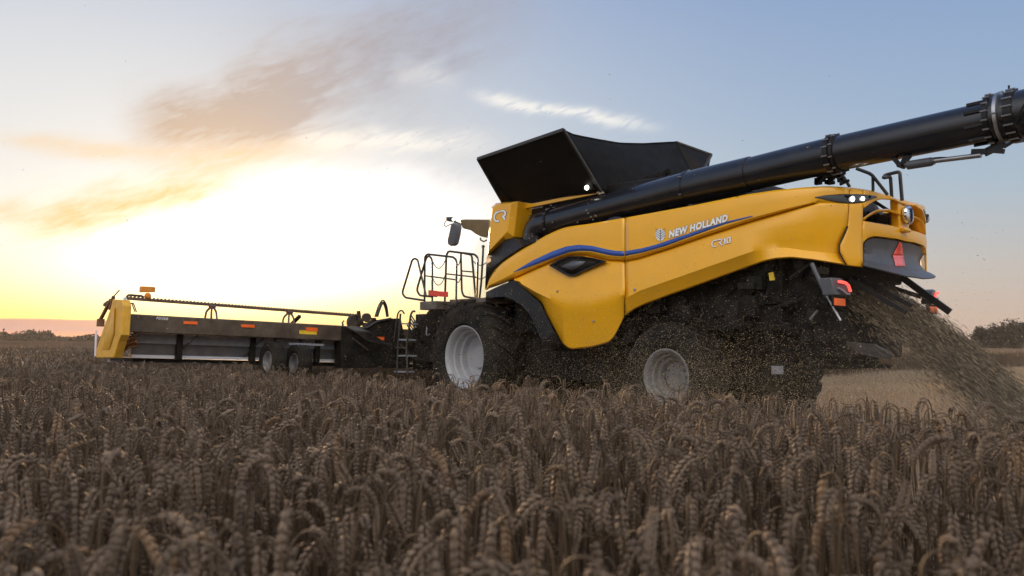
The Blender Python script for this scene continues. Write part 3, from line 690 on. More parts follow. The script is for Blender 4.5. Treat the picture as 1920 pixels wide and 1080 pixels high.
# ---- rear deck handrails
B = MB(); Yr = -.75
B.tube([at(1579,327,Yr), at(1593,350,Yr)], .022, 8)
B.tube(rounded([at(1606,316,Yr), at(1634,326.5,Yr), at(1664,365,Yr)], .05), .022, 8); B.tube([at(1636.5,330,Yr), at(1637,358,Yr)], .02, 8); B.build('deck_rail', pipe, combine)
B = MB(); B.tube(rounded([at(1672,369,-.3), at(1669.6,331,-.3), at(1656,333.5,-.45), at(1660,328,-.3), at(1687,321.5,-.3), at(1691.5,376,-.3)], .04), .024, 8); B.build('deck_rail', pipe, combine)

# ---- cab
B = MB(); roof = [(862.5,412),(870,411),(917,411.5),(917,447),(900,443),(890,438),(882,432),(867,428),(863,420)]
rr = [at(x, y, -.95) for x, y in roof]
x0 = rr[0][0]; rr2 = [(p[0], .95, p[2]) for p in rr]; B.loft([rr, rr2]); B.build('cab_roof', mat('cab_roof_plastic', (.16,.11,.045), .5, var=.15), combine, smooth=30, bevel=.02)
cz = 2.2; xa = at(884,500,-.85)[0]
B = MB(); B.loft([[(xa,-.82,cz),(1.0,-.82,cz),(1.0,.82,cz),(xa,.82,cz)], [(xa+.05,-.85,3.1),(1.0,-.85,3.1),(1.0,.85,3.1),(xa+.05,.85,3.1)], [(xa+.30,-.80,3.78),(1.0,-.80,3.78),(1.0,.8,3.78),(xa+.3,.8,3.78)]], caps=False); B.build('cab_glass', glass, combine, thick=0)
B = MB(); B.box((xa-.1,-.9,2.05),(1.0,.9,2.2)); B.build('cab_floor', dark, combine, bevel=.02)
B = MB(); B.box((.35,-.28,2.2),(.85,.28,2.62)); B.box((.75,-.26,2.6),(.88,.26,3.3)); B.build('driver_seat', black, combine, bevel=.05)
B = MB(); B.tube(rounded([at(863,420,-1.0), at(852,415.5,-1.25), at(840,413,-1.3)], .05), .02, 8); B.tube(rounded([at(837,413,-1.3), at(832,421,-1.3), at(836,425,-1.3), at(846,420,-1.3)], .03), .010, 6); arm = B.build('mirror_arm', pipe, combine)
B = MB(); mp_ = [(846,419),(850,417.5),(855,420),(856,427),(854,441),(850,458),(845,462),(839,458),(838,452),(842,435),(844,425)]; B.prism([at(x,y,-1.36) for x,y in mp_], (.10,.06,0)); B.build('mirror', greyp, combine, bevel=.015)
B = MB(); B.prism([at(836,407,-1.36), at(846,406.5,-1.36), at(849,414,-1.36), at(836,414,-1.36)], (0,.08,0)); B.build('camera_housing', pipe, combine, bevel=.01)
c_ = at(850.5,411.5,-1.37); B = MB(); B.lathe([(0,.032),(-.015,.028),(-.025,.0)], c_, 14, 'Y', cap=True); B.build('work_lamp', whl, combine)
B = MB(); B.tube(rounded([at(901,446,-.95), at(901,450,-.95), at(907,453,-.95), at(913,450,-.95)], .03), .015, 6); B.build('cab_handle', pipe, combine)

# ---- access platform, railings, chains
YP = -1.75
def RL(pts, r=.021, name='railing', rad=.06, Y=YP, close=False):
    q = [at(x, y, Y) for x, y in pts]
    if close: q = q + [q[0], q[1]]
    B = MB(); B.tube(rounded(q, rad, 4), r, 8); return B.build(name, pipe, combine)
RL([(793,563),(760,558),(755,551),(755,546),(773,487),(778,484.5),(783,487),(799,555)], rad=.05, Y=-1.9)
RL([(808,556),(787,554),(782,545),(783,538),(799,484),(804,479.5),(809,484),(810.5,492),(810.5,578)], rad=.05, Y=-1.85)
RL([(796,572),(796.5,482),(801,476.5),(850,482),(856,488),(855,572)])
RL([(834,566),(837,478),(841,471),(890,477),(896,483),(894,558)], Y=-1.55)
RL([(892,558),(884.5,478),(864,473.5),(866,547),(870,556),(896,560)], Y=-1.35)
RL([(796.5,517),(855,524.5)], r=.014); RL([(837,513.5),(895,520)], r=.014, Y=-1.55); RL([(865,508),(887,510)], r=.014, Y=-1.35); RL([(796,566),(855,573)], r=.016)
RL([(906,462.5),(905.5,478),(902.5,528),(899,560)], r=.02, Y=-1.30); 
B = MB(); q = at(906,462,-1.3); B.lathe([(-.03,.0),(-.02,.028),(.0,.034),(.02,.028),(.03,0)], q, 12, 'Z'); B.build('rail_knob', pipe, combine)
def chain(a, b_, sag, Ya, Yb):
    B = MB(); n = 22; pa, pb = np.array(at(*a, Ya)), np.array(at(*b_, Yb)); P_ = []
    for k in range(n+1):
        u = k/n; p = pa*(1-u)+pb*u; p[2] -= sag*4*u*(1-u); P_.append(p)
    for k in range(n):
        d = P_[k+1]-P_[k]; mid = (P_[k+1]+P_[k])/2; B.tube([tuple(mid-d*.62), tuple(mid+d*.62)], .010 if k % 2 else .006, 5)
    B.build('chain', pipe, combine)
chain((811,489),(836,485),.17,YP,-1.6); chain((811,520),(834.5,517),.17,YP,-1.6); chain((856,490),(864,480),.12,YP,-1.4); chain((855.5,524),(866,510),.12,YP,-1.4)
chain((887,489),(912,492),.07,-1.4,-1.5); chain((888,516),(911,518),.06,-1.4,-1.5)
B = MB(); B.prism([at(804,545,-1.95), at(838,547,-1.95), at(838,557,-1.95), at(804,554.5,-1.95)], (0,.03,0)); B.build('red_reflector', redr, combine, bevel=.006)
B = MB(); B.prism([at(803,544,-1.91), at(816,545,-1.91), at(816,557,-1.91), at(803,555,-1.91)], (0,.05,0)); B.build('reflector_bracket', pipe, combine)
pa = at(787,566,-1.95); pb = at(900,560,-1.2)
B = MB(); B.box((pa[0],-1.95,pa[2]-.16),(pa[0]+.55,-1.0,pa[2])); B.box((pa[0]+.5,-1.6,pa[2]-.05),(pa[0]+1.6,-.9,pa[2]+.04)); B.build('platform', mat('platform_steel', (.10,.085,.075), .55, var=.3, dust=.3), combine, bevel=.01)
# ladder
YL = -2.05
def L3(x, y): return at(x, y, YL)
lad = empty('ladder', combine, L3(756, 690))
B = MB(); B.tube(rounded([L3(739,640), L3(745.5,589), L3(749,583), L3(754,582), L3(758,588)], .05), .016, 8); B.build('handrail', pipe, lad)
B = MB(); B.tube(rounded([L3(744,700), L3(747,640), L3(751,588)], .05), .02, 8); B.build('stile', pipe, lad)
B = MB(); B.tube(rounded([L3(764,702), L3(762,653), L3(770,590), L3(774,583), L3(778,584)], .05), .02, 8); B.build('stile', pipe, lad)
for (x0_, x1_, y) in ((752,767,605.5),(748,763,635.5),(744.5,764,665.5),(739,760,695.5)):
    B = MB(); a, b_ = L3(x0_, y), L3(x1_, y+.5); B.prism([a, b_, (b_[0], b_[1], b_[2]-.028), (a[0], a[1], a[2]-.028)], (0,.22,0)); B.build('rung', grey, lad)

# ---- undercarriage and mechanical clutter
B = MB(); B.box((-.9,-.95,1.05),(.9,.95,2.0)); B.box((-.6,-1.1,.75),(.6,1.1,1.35)); B.tube([(0,-1.15,1.08),(0,1.15,1.08)], .22, 16)
q = at(775,589,-1.2); B.box((q[0],-1.15,.95),(-.3,-.5,q[2])); B.tube([at(822,600,-1.2), at(822,600,-.6)], .28, 20); B.build('front_axle', dark, combine, bevel=.02)
B = MB(); B.loft([[(-3.1,-.75,.75),(-3.1,.75,.75),(-3.1,.75,1.85),(-3.1,-.75,1.85)], [(-.6,-.7,1.15),(-.6,.7,1.15),(-.6,.7,2.3),(-.6,-.7,2.3)]]); fh = B.build('feeder_house', dark, combine, bevel=.03)
B = MB()
for k in range(5): B.tube(rounded([(-3.0,-.85-.03*k,1.95-.05*k),(-2.2,-.95,1.35-.04*k),(-1.5,-.95-.02*k,1.5),(-.8,-.9,1.9)], .4, 6), .016, 6)
B.build('hose', pipe, fh)
random.seed(11)
def clutter(name, X, Y, Z, n, mt_, parent=combine, smax=.14):
    B = MB()
    for _ in range(n):
        c_ = np.array([random.uniform(*X), random.uniform(*Y), random.uniform(*Z)]); k = random.random()
        if k < .35: s_ = np.array([random.uniform(.03, smax) for _ in range(3)]); B.box(tuple(c_-s_), tuple(c_+s_))
        elif k < .55: r_ = random.uniform(.04, smax); B.lathe([(0,0),(0,r_),(-.03,r_),(-.03,r_*.8),(-.05,r_*.75),(-.05,0)], tuple(c_), 18, 'Y')
        elif k < .8: d = np.array([random.uniform(-.5,.5), random.uniform(-.05,.05), random.uniform(-.4,.4)]); B.tube([tuple(c_), tuple(c_+d)], random.uniform(.01,.03), 6)
        else:
            d = np.array([random.uniform(-.5,.5), random.uniform(-.1,.1), random.uniform(-.3,.3)]); B.tube(rounded([tuple(c_), tuple(c_+d*.5+[0,-.05,-.15]), tuple(c_+d)], .15, 5), .014, 6)
    B.build(name, mt_, parent)
clutter('drive_gear', (-2.3,-.7), (-1.25,-.95), (.8,1.9), 36, dark)
clutter('drive_gear', (-1.9,-.5), (-1.32,-1.2), (1.2,1.75), 6, steel, smax=.04)
clutter('belt_drive', (2.0,6.0), (-1.42,-1.2), (1.2,2.4), 60, dark, smax=.2)
clutter('chopper_drive', (5.6,7.0), (-1.35,-1.1), (1.4,2.5), 40, dark, smax=.12)
B = MB(); B.box((1.0,-1.1,.75),(5.2,1.1,1.7)); B.box((3.0,-1.05,.6),(4.6,1.05,1.3)); B.build('chassis', dark, combine, bevel=.03)
B = MB(); B.tube([(4.41,-1.3,.85),(4.41,1.3,.85)], .14, 12); B.build('rear_axle', dark, combine)
B = MB(); B.loft([[(5.2,-1.1,1.5),(5.2,1.1,1.5),(5.2,1.1,2.8),(5.2,-1.1,2.8)], [(6.6,-1.1,1.45),(6.6,1.1,1.45),(6.9,1.1,2.7),(6.9,-1.1,2.7)]]); B.box((6.2,-.9,1.2),(6.95,.9,1.8)); B.build('straw_chopper', dark, combine, bevel=.03)
for Ys in (-.45, .45):
    B = MB(); B.lathe([(0,.0),(0,.36),(.05,.38),(.06,.2),(.28,.16),(.30,0)], (6.6,Ys,1.05), 30, 'Z'); sd_o = B.build('spreader_disc', dark, combine)
B = MB()
q1, q2 = at(1454,688,-1.45), at(1466,702,-1.45); B.prism([at(1446,686,-1.6), at(1467,686,-1.6), at(1467,702,-1.6), at(1446,702,-1.6)], (0,.03,0)); B.build('rear_plate', grey, combine, bevel=.005)
B = MB(); B.prism([at(1441,512,-1.43), at(1449,510,-1.43), at(1452,525,-1.43), at(1443,526,-1.43)], (0,.02,0)); B.build('warning_sticker', yelst, combine)
# gas struts
B = MB(); B.tube([at(1522,494,-1.4), at(1549,553,-1.4)], .030, 12); st = B.build('gas_strut', greyp, combine); B = MB(); B.tube([at(1548,551,-1.4), at(1576,601,-1.4)], .014, 8); B.build('strut_rod', steel, st)
B = MB(); B.tube([at(1519,599,-1.4), at(1533,582,-1.4)], .016, 8); B.build('gas_strut', steel, combine)
# tail lamps
def tail_lamp(Y, pts_box, far=False):
    q = [at(x, y, Y) for x, y in pts_box]; return q
tp = [(1567,522),(1592,523),(1601,528),(1609,543),(1606,553),(1569,553)]
for sg in (1, -1):
    qs = [at(x, y, -1.40) for x, y in tp]; qs = [(p[0]+.0, sg*p[1], p[2]) for p in qs]
    # housing faces the rear: width runs along y
    ctr = np.mean(qs, axis=0); z0, z1 = min(p[2] for p in qs), max(p[2] for p in qs)
    B = MB(); H = z1-z0; Yc = -1.40*sg
    prof = [(-.02,-.17,z0),(.0,.12,z0+.0),(.02,.15,z0+H*.35),(.0,.08,z0+H*.85),(-.02,.0,z1),(-.06,-.17,z1)]
    ring_a = [(7.22+p[0], Yc - sg*p[1]*-1 if False else Yc + sg*p[1], p[2]) for p in prof]; ring_b = [(p[0]-.16, p[1], p[2]) for p in ring_a]
    B.loft([ring_a, ring_b]); th = B.build('tail_lamp', greyp, combine, bevel=.012)
    B = MB(); X = 7.245; zt_ = z1-.03
    B.tube([(X-.02,Yc-sg*.11,zt_-.02),(X,Yc+sg*.02,zt_-.03),(X+.01,Yc+sg*.075,zt_-.06),(X+.015,Yc+sg*.115,zt_-.135)], .018, 8); B.build('red_light', redl, th)
    B = MB(); B.tube([(X-.03,Yc-sg*.11,zt_-.10),(X-.01,Yc-sg*.04,zt_-.13),(X,Yc+sg*.02,zt_-.165),(X+.01,Yc+sg*.10,zt_-.17)], .015, 8); B.build('lamp_lens', grey, th)
    B = MB(); B.box((7.16,Yc-.18,z0-.14),(7.18,Yc+.16,z0-.01)); rp = B.build('reflector_plate', dark, combine)
    B = MB(); B.box((7.183,Yc-sg*.02-.14,z0-.125),(7.19,Yc-sg*.02+.14,z0-.035)); B.build('orange_reflector', orng, rp)
    B = MB(); B.bar((7.05,Yc,z0+.1),(6.6,Yc*.8,z0+.3), .06); B.build('lamp_bracket', dark, combine)
# straw guide fins
for (a, b_, w_, h_, Y) in (((1621,527),(1709,573),.05,.055,-.45),((1622,541),(1699,586),.05,.055,-.75),((1713,536),(1781,585),.05,.09,.95)):
    pa = np.array(at(*a, Y)); pb = np.array(at(*b_, Y)); pa = pa + (pa-pb)*.4
    B = MB(); B.bar(tuple(pa), tuple(pb), w_, h_); B.build('guide_fin', black, combine)
B = MB(); B.box((6.4,-.95,2.25),(6.95,.95,2.75)); B.build('straw_hood', dark, combine, bevel=.03)
B = MB(); B.prism([at(1585,640,-1.0), at(1640,645,-1.0), at(1672,660,-.6), at(1660,668,-.6), at(1600,655,-1.0)], (0,.1,-.05)); B.build('spreader_guard', grey, combine)

# ---- wheels
def wheel(name, c, Rt, W, Rr, lugs, outer=-1, lug_w=.07, lug_h=.05, rim_mat=rimm, nuts=True):
    """c = centre of the tyre; outer face towards y*outer"""
    e = empty(name, combine if FRAME is MF else None, c)
    B = MB(); h = W/2
    prof = [(-h*.80,Rr),(-h*.98,Rr+.06),(-h*1.04,(Rr+Rt)/2),(-h*.98,Rt-.12),(-h*.86,Rt-.05),(-h*.5,Rt-.018),(0,Rt-.01),(h*.5,Rt-.018),(h*.86,Rt-.05),(h*.98,Rt-.12),(h*1.04,(Rr+Rt)/2),(h*.98,Rr+.06),(h*.80,Rr)]
    B.lathe(prof, c, 64)
    for k in range(lugs):
        for s_ in (-1, 1):
            a0_ = 2*math.pi*(k + (.5 if s_ > 0 else 0))/lugs; secs = []
            for u in (0, .33, .66, 1.0):
                y = s_*h*(.02 + .96*u); a = a0_ + .30*u; rb_ = Rt - .012 - (.05*max(0, u-.6)/.4); rt_ = rb_ + lug_h*(1 if u < .9 else .75)
                da = lug_w/2/Rt*(1+.25*u)
                secs.append([(c[0]+r_*math.cos(a+q), c[1]+y, c[2]+r_*math.sin(a+q)) for r_, q in ((rb_,-da),(rt_,-da*.8),(rt_,da*.8),(rb_,da))])
            secs.append([(c[0]+r_*math.cos(a0_+.34+q), c[1]+s_*h*1.03, c[2]+r_*math.sin(a0_+.34+q)) for r_, q in ((Rt-.20,-.02),(Rt-.15,-.02),(Rt-.15,.02),(Rt-.20,.02))])
            B.loft(secs)
    B.build('tyre', rubber, e, smooth=40)
    B = MB(); o = outer
    P = [(h*.78,Rr+.005),(h*.86,Rr+.018),(h*.88,Rr),(h*.82,Rr-.03),(h*.70,Rr-.05),(h*.50,Rr-.055),(h*.46,Rr-.09),(h*.20,Rr-.10),(h*.15,Rr-.15),(-h*.12,Rr-.17),(-h*.16,Rr-.24),(-h*.2,.24),(-h*.05,.20),(-h*.05,.0)]
    B.lathe([(o*a, r_) for a, r_ in P], c, 56); rm = B.build('rim', rim_mat, e, smooth=30)
    B = MB()
    for k in range(10 if nuts else 0):
        a = 2*math.pi*k/10; B.tube([(c[0]+.17*math.cos(a), c[1]+o*(-h*.05), c[2]+.17*math.sin(a)), (c[0]+.17*math.cos(a), c[1]+o*(-h*.05+.03), c[2]+.17*math.sin(a))], .014, 6)
    if nuts: B.build('wheel_nut', steel, e)
    B = MB(); B.lathe([(-o*h*.2,Rr-.02),(-o*h*.8,Rr-.02),(-o*h*.8,Rr)], c, 40); B.build('inner_rim', dark, e)
    return e
# front wheels: radius 1.08, width .8
fc = at(868, 670, -1.75); print('front wheel', fc)
wheel('front_wheel', (fc[0], -1.38, 1.10), 1.06, .80, .575, 20, nuts=False)
wheel('front_wheel', (fc[0], 1.38, 1.10), 1.06, .80, .575, 20, outer=1, nuts=False)
rc_ = at(1246, 707, -1.60); print('rear wheel', rc_)
for sg in (-1, 1):
    wheel('rear_wheel', (rc_[0], sg*1.33, max(rc_[2], .80)), .78, .56, .40, 18, outer=sg, lug_w=.06, lug_h=.04, rim_mat=mat('dusty_wheel_rim', (.20,.20,.21), .5, var=.15, dust=.3))

# ------------------------------------------------------------------ HEADER
use(HF)
header = empty('grain_header', None, (0,0,0), HF)
props(header, 'wide cutting header with yellow end divider and toothed reel, on the front of the combine', 'header')
H = 6.8
def hb(name, lo, hi, mt_, **kw): B = MB(); B.box(lo, hi); return B.build(name, mt_, header, **kw)
bt_ = at(238, 588, 0.0, 'X')[2]; print('beam top', bt_, 'left end', at(238,588,0.0,'X'))
YE = at(232, 588, 0.0, 'X')[1]
hb('back_beam', (-.35,YE,bt_-.32), (0,H,bt_), mat('header_dark', (.055,.038,.027), .5, var=.3, dust=.35), bevel=.02)
hb('back_sheet', (-.42,YE+.3,bt_-.50), (-.36,H,bt_-.32), grey); hb('lower_sheet', (-.48,YE+.3,bt_-.71), (-.43,H,bt_-.50), mat('header_lower', (.09,.085,.095), .6, var=.2, dust=.3))
hb('white_strip', (-.50,YE+.3,bt_-.765), (-.40,-1.6,bt_-.71), whitebar)
hb('header_floor', (-1.9,YE+.35,bt_-.84), (-.5,H,bt_-.77), dark); hb('cutter_bar', (-2.1,YE+.35,bt_-.88), (-1.9,H,bt_-.84), steel)
for y in (YE+1.1, -4.4, -3.0, 2.2, 4.4): hb('support_strut', (-.40,y-.05,bt_-.78), (-.30,y+.05,bt_-.3), dark)
B = MB(); 
for k in range(4): B.tube([(-.2,-5.5+k*1.3,bt_-.28),(-.45,-5.9+k*1.3,bt_-.76)], .014, 6)
B.build('brace', pipe, header)
# end dividers
dv = [(228,562),(211,561),(208,575),(195,612),(181,653),(180,671),(213,671),(222,640),(227,628),(230.6,573)]
Yd = at(220, 600, .1, 'X')[1]
q = [at(x, y, Yd) for x, y in dv]
B = MB(); B.loft([q, [(p[0], Yd+.14, p[2]) for p in q]]); B.build('end_divider', yel2, header, smooth=0, bevel=.015)
B = MB(); B.loft([[at(216,575,Yd-.01), at(205,605,Yd-.01), at(190,655,Yd-.01), at(205,655,Yd-.01), at(214,625,Yd-.01)], [at(214,580,Yd-.03), at(205,607,Yd-.03), at(193,650,Yd-.03), at(203,650,Yd-.03), at(212,622,Yd-.03)]]); B.build('divider_rib', yel2, header)
B = MB(); B.loft([[(p[0], H, p[2]) for p in q], [(p[0], H+.14, p[2]) for p in q]]); B.build('end_divider', yel2, header, smooth=0, bevel=.015)
B = MB(); B.prism([at(231,558,-.0,'X'), at(236.6,557,0,'X'), at(235.5,602,0,'X'), at(230.5,602,0,'X')], (.03,0,0)); B.build('white_marker', whitebar, header)
B = MB(); B.tube([at(180.5,620,Yd), at(178.5,668,Yd)], .018, 8); B.build('divider_rod', whitebar, header)
B = MB()
for k in range(5): B.tube(rounded([at(228+k*3,628+k*6,-.1,'X'), at(238+k*2,622+k*7,-.2,'X'), at(262,612+k*9,-.2,'X')], .05), .014, 6)
for k in range(6): B.bar(at(222+k*3,668-k*3,-.5,'X'), at(250+k*2,628+k*4,-.2,'X'), .025)
for (a, b_) in (((208,562),(188,600)),((213,556),(206,580)),((196,572),(204,566))): B.bar(at(*a,Yd+.1), at(*b_,Yd+.1), .05)
B.box(*[tuple(np.array(at(190,606,Yd+.1))+np.array(o)) for o in ((-.12,-.05,-.06),(.02,.05,.08))])
B.bar(at(213,556,-.1,'X'), at(224,544,-.1,'X'), .02); B.build('end_drive', mat('orange_brown_metal', (.16,.075,.025), .6, var=.3, dust=.2), header)
B = MB()
for o in (0, 3): B.tube(rounded([at(238+o,585,-.1,'X'), at(243+o,578,-.1,'X'), at(241+o,569,-.1,'X'), at(247+o,568,-.1,'X'), at(253+o,585,-.1,'X')], .06), .010, 6)
B.build('hose', pipe, header)
# reel: toothed tube with arms
XR = -1.0; ra_ = at(239,560,XR,'X'); rb_ = at(668,592.5,XR,'X'); print('reel', ra_, rb_)
B = MB(); B.tube([(XR-.5,ra_[1],ra_[2]),(XR-.5,ra_[1]+.02,ra_[2])], .02, 6); 
B = MB(); B.bar(ra_, rb_, .05, .045)
n = 70
for k in range(n):
    p = Vector(ra_).lerp(Vector(rb_), (k+.5)/n); B.loft([[(p.x-.02,p.y-.04,p.z+.02),(p.x+.02,p.y-.04,p.z+.02),(p.x+.02,p.y+.04,p.z+.02),(p.x-.02,p.y+.04,p.z+.02)], [(p.x-.005,p.y+.025,p.z+.055),(p.x+.005,p.y+.025,p.z+.055),(p.x+.005,p.y+.04,p.z+.05),(p.x-.005,p.y+.04,p.z+.05)]])
reel = B.build('reel_bar', mat('reel_brown', (.09,.05,.03), .55, var=.3, dust=.2), header)
B = MB(); B.bar((XR,.4,rb_[2]-.0),(XR,H-.2,rb_[2]+.0), .05); B.build('reel_bar', MATS['reel_brown'], header)
for xx, yt, yb in ((398,574,600),(543,585,612)):
    tpn = at(xx,yt,XR+.05,'X'); B = MB()
    for dx_ in (-14, -2, 9): b_ = at(xx+dx_, yb, XR+.25, 'X'); midp = at(xx+dx_*.8, yt+(yb-yt)*.35, XR+.1, 'X'); B.tube(rounded([tpn, midp, b_], .08), .022, 6)
    B.tube([(tpn[0],tpn[1]-.06,tpn[2]-.01),(tpn[0],tpn[1]+.06,tpn[2]-.01)], .04, 10); B.build('reel_arm', orl if False else MATS['reel_brown'], header)
for yy in (-3.2, 3.3):
    B = MB(); B.bar((XR-.9,yy,1.3),(XR+.2,yy,bt_+.18), .06); B.build('reel_support', dark, header)
B = MB()
for k in range(6):
    a = k*math.pi/3+.3
    for (y0_, y1_) in ((ra_[1]+.15, -.35), (.35, H-.3)): B.tube([(XR-.75+.30*math.cos(a),y0_,1.42+.22*math.sin(a)-.1),(XR-.75+.30*math.cos(a),y1_,1.42+.22*math.sin(a)-.1)], .018, 6)
B.build('reel_bat', dark, header)
# lamp on the curved arm
B = MB(); B.tube(rounded([at(236,560,0,'X'), at(240,553,0,'X'), at(266,555,0,'X'), at(270,558,0,'X')], .06), .020, 8); B.build('lamp_arm', MATS['reel_brown'], header)
B = MB(); B.prism([at(264.5,536.5,.02,'X'), at(291.5,538,.02,'X'), at(291.5,547.5,.02,'X'), at(264,548,.02,'X')], (-.10,0,0)); hl = B.build('marker_lamp', orl, header, bevel=.01)
B = MB(); q = at(277,555,.0,'X'); B.lathe([(-.05,.0),(-.045,.035),(0,.06),(.045,.035),(.05,0)], q, 14, 'X'); B.build('lamp_ball', orl, header)
# reflectors and lettering
for (x0_, y0_, x1_, y1_) in ((344,602,370,607.5),(452,608,477,613.5),(574,613.5,595,620.5)):
    B = MB(); B.prism([at(x0_,y0_,.004,'X'), at(x1_,y0_+1,.004,'X'), at(x1_,y1_+1,.004,'X'), at(x0_,y1_,.004,'X')], (.012,0,0)); B.build('orange_reflector', orng, header)
B = MB(); B.prism([at(561,619,.004,'X'), at(594,621,.004,'X'), at(594,627.5,.004,'X'), at(561,626,.004,'X')], (.005,0,0)); B.build('yellow_label', yelst, header)
def hmap(x, y, l): p = at(x, y, 0.0, 'X'); return (p[0]+l-.004, p[1], p[2])
letters('FD250', 'header_lettering', (293,598.5), (315,600.3), hmap, (4.6,4.6), parent=header, outline=False, bold=.01)
# gauge wheels
def gauge(x, y):
    c = at(x, y, .30, 'X'); Rt, W, Rr = .36, .26, .19; e = empty('gauge_wheel', header, c); h = W/2
    B = MB(); B.lathe([(-h*.8,Rr),(-h,Rr+.05),(-h*1.02,Rt-.07),(-h*.8,Rt-.015),(0,Rt),(h*.8,Rt-.015),(h*1.02,Rt-.07),(h,Rr+.05),(h*.8,Rr)], c, 40)
    for k in range(4): B.lathe([(-h*.75+k*h*.5-.012,Rt-.01),(-h*.75+k*h*.5-.012,Rt+.008),(-h*.75+k*h*.5+.012,Rt+.008),(-h*.75+k*h*.5+.012,Rt-.01)], c, 40)
    B.build('tyre', rubber, e)
    B = MB(); B.lathe([(-h*.8,Rr+.005),(-h*.86,Rr-.005),(-h*.6,Rr-.03),(-h*.2,Rr-.05),(-h*.15,.07),(-h*.35,.06),(-h*.38,0)], c, 32); B.build('rim', mat('small_wheel_rim', (.17,.17,.19), .5, var=.2, dust=.3), e); 
    B = MB(); B.tube([(c[0],c[1],c[2]),(c[0],c[1]+.25,c[2])], .03, 8); B.bar((c[0],c[1]+.22,c[2]),(-.15,c[1]+.22,bt_-.25), .06); B.build('fork', dark, e)
gauge(511, 677.5); gauge(560, 681)
hb('gauge_fairing', (.05,at(548,640,.2,'X')[1],at(548,641,.2,'X')[2]-.06), (.35,at(600,640,.2,'X')[1],at(548,641,.2,'X')[2]-.02), grey)
# centre section clutter
B = MB(); B.loft([[at(640,612,.02,'X'), at(687,616,.02,'X'), at(705,603,.02,'X'), at(733,597,.02,'X'), at(752,597,.02,'X'), at(770,690,.02,'X'), at(640,690,.02,'X')],
                  [tuple(np.array(at(x,y,.02,'X'))+[-.3,0,0]) for x, y in ((640,612),(687,616),(705,603),(733,597),(752,597),(770,690),(640,690))]]); cf = B.build('centre_frame', dark, header, bevel=.01)
B = MB(); B.tube(rounded([at(660,616,.06,'X'), at(687,616,.06,'X'), at(705,603,.06,'X'), at(733,597,.06,'X')], .2), .022, 8); B.build('frame_edge', pipe, cf)
B = MB(); B.prism([at(703,631,.03,'X'), at(720,632,.03,'X'), at(720,638,.03,'X'), at(703,637,.03,'X')], (.012,0,0)); B.build('red_reflector', orng, header)
B = MB()
for k in range(7): B.tube(rounded([at(650+k*3,613,.10,'X'), at(668+k*4,622,.18+.02*k,'X'), at(690+k*3,640-k,.2,'X'), at(735,646+k,.2,'X')], .25, 6), .015, 6)
for o in (0,4,7): B.tube(rounded([at(703+o*.7,594,.0,'X'), at(710+o*.4,572+o,.0,'X'), at(718,560.5+o*.8,.0,'X'), at(725-o*.3,572+o,.0,'X'), at(728-o*.4,594,.0,'X')], .10, 5), .016, 7)
B.build('hose', pipe, header)
B = MB()
for (x, y, r_) in ((664,604,.16),(687,595,.09),(668,596,.07)): q = at(x,y,-.3,'X'); B.lathe([(-.05,0),(-.05,r_),(.05,r_),(.05,0)], q, 20, 'X')
for k in range(26): q = at(672+random.random()*70, 598+random.random()*10, -.2, 'X'); B.box(tuple(np.array(q)-.04), tuple(np.array(q)+[.04,.05,.03]))
for k in range(4): q = at(660+random.random()*100, 640+random.random()*50, .1, 'X'); B.bar(q, tuple(np.array(q)+[.1,random.uniform(-.5,.5),random.uniform(-.4,.3)]), .03)
B.bar(at(672,583,-.3,'X'), at(675,605,-.3,'X'), .06); B.tube([at(643,611,0,'X'), at(642,604,0,'X'), at(645,602,0,'X')], .02, 6)
B.build('reel_drive', mat('drive_brown', (.045,.032,.024), .6, var=.3, dust=.15), header)
use(MF)

exec_after = True
#@@FIELD@@
# ------------------------------------------------------------------ GROUND
def ground_mat():
    mm = bpy.data.materials.new('stubble_soil'); mm.use_nodes = True; q = NT(mm.node_tree); q.n.clear()
    g = q.node('ShaderNodeNewGeometry').outputs['Position']; p = q.node('ShaderNodeBsdfPrincipled', i_Roughness=.95)
    big = q.noise(g, .04, 5, .6); fine = q.noise(g, 9.0, 6, .7); strawn = q.noise(q.node('ShaderNodeMapping', i_Vector=g, i_Rotation=(0, 0, R(48)), i_Scale=(3, 26, 3)).outputs[0], 5, 5, .7)
    cc = q.mix(q.smooth(fine, .35, .7), (.12, .085, .055), (.31, .24, .16)); cc = q.mix(q.m('MULTIPLY', q.smooth(strawn, .5, .65), .7), cc, (.42, .33, .20))
    cc = q.mix(q.smooth(big, .35, .65), cc, q.mix(.5, cc, (.24, .18, .12)))
    q.set(p.inputs['Base Color'], cc); b = q.node('ShaderNodeBump', i_Strength=.9, i_Distance=.08, i_Height=fine); q.set(p.inputs['Normal'], b.outputs[0])
    q.node('ShaderNodeOutputMaterial', i_Surface=p.outputs[0]); return mm
B = MB(); S = 5000; n = 40
gx = [math.copysign(abs(u)**3, u)*S for u in np.linspace(-1, 1, n+1)]
vs = [(x, y, 0) for y in gx for x in gx]; fs = [(j*(n+1)+i, j*(n+1)+i+1, (j+1)*(n+1)+i+1, (j+1)*(n+1)+i) for j in range(n) for i in range(n)]
B.add(vs, fs); B.build('ground', ground_mat(), None, smooth=0, kind='structure', renorm=False)

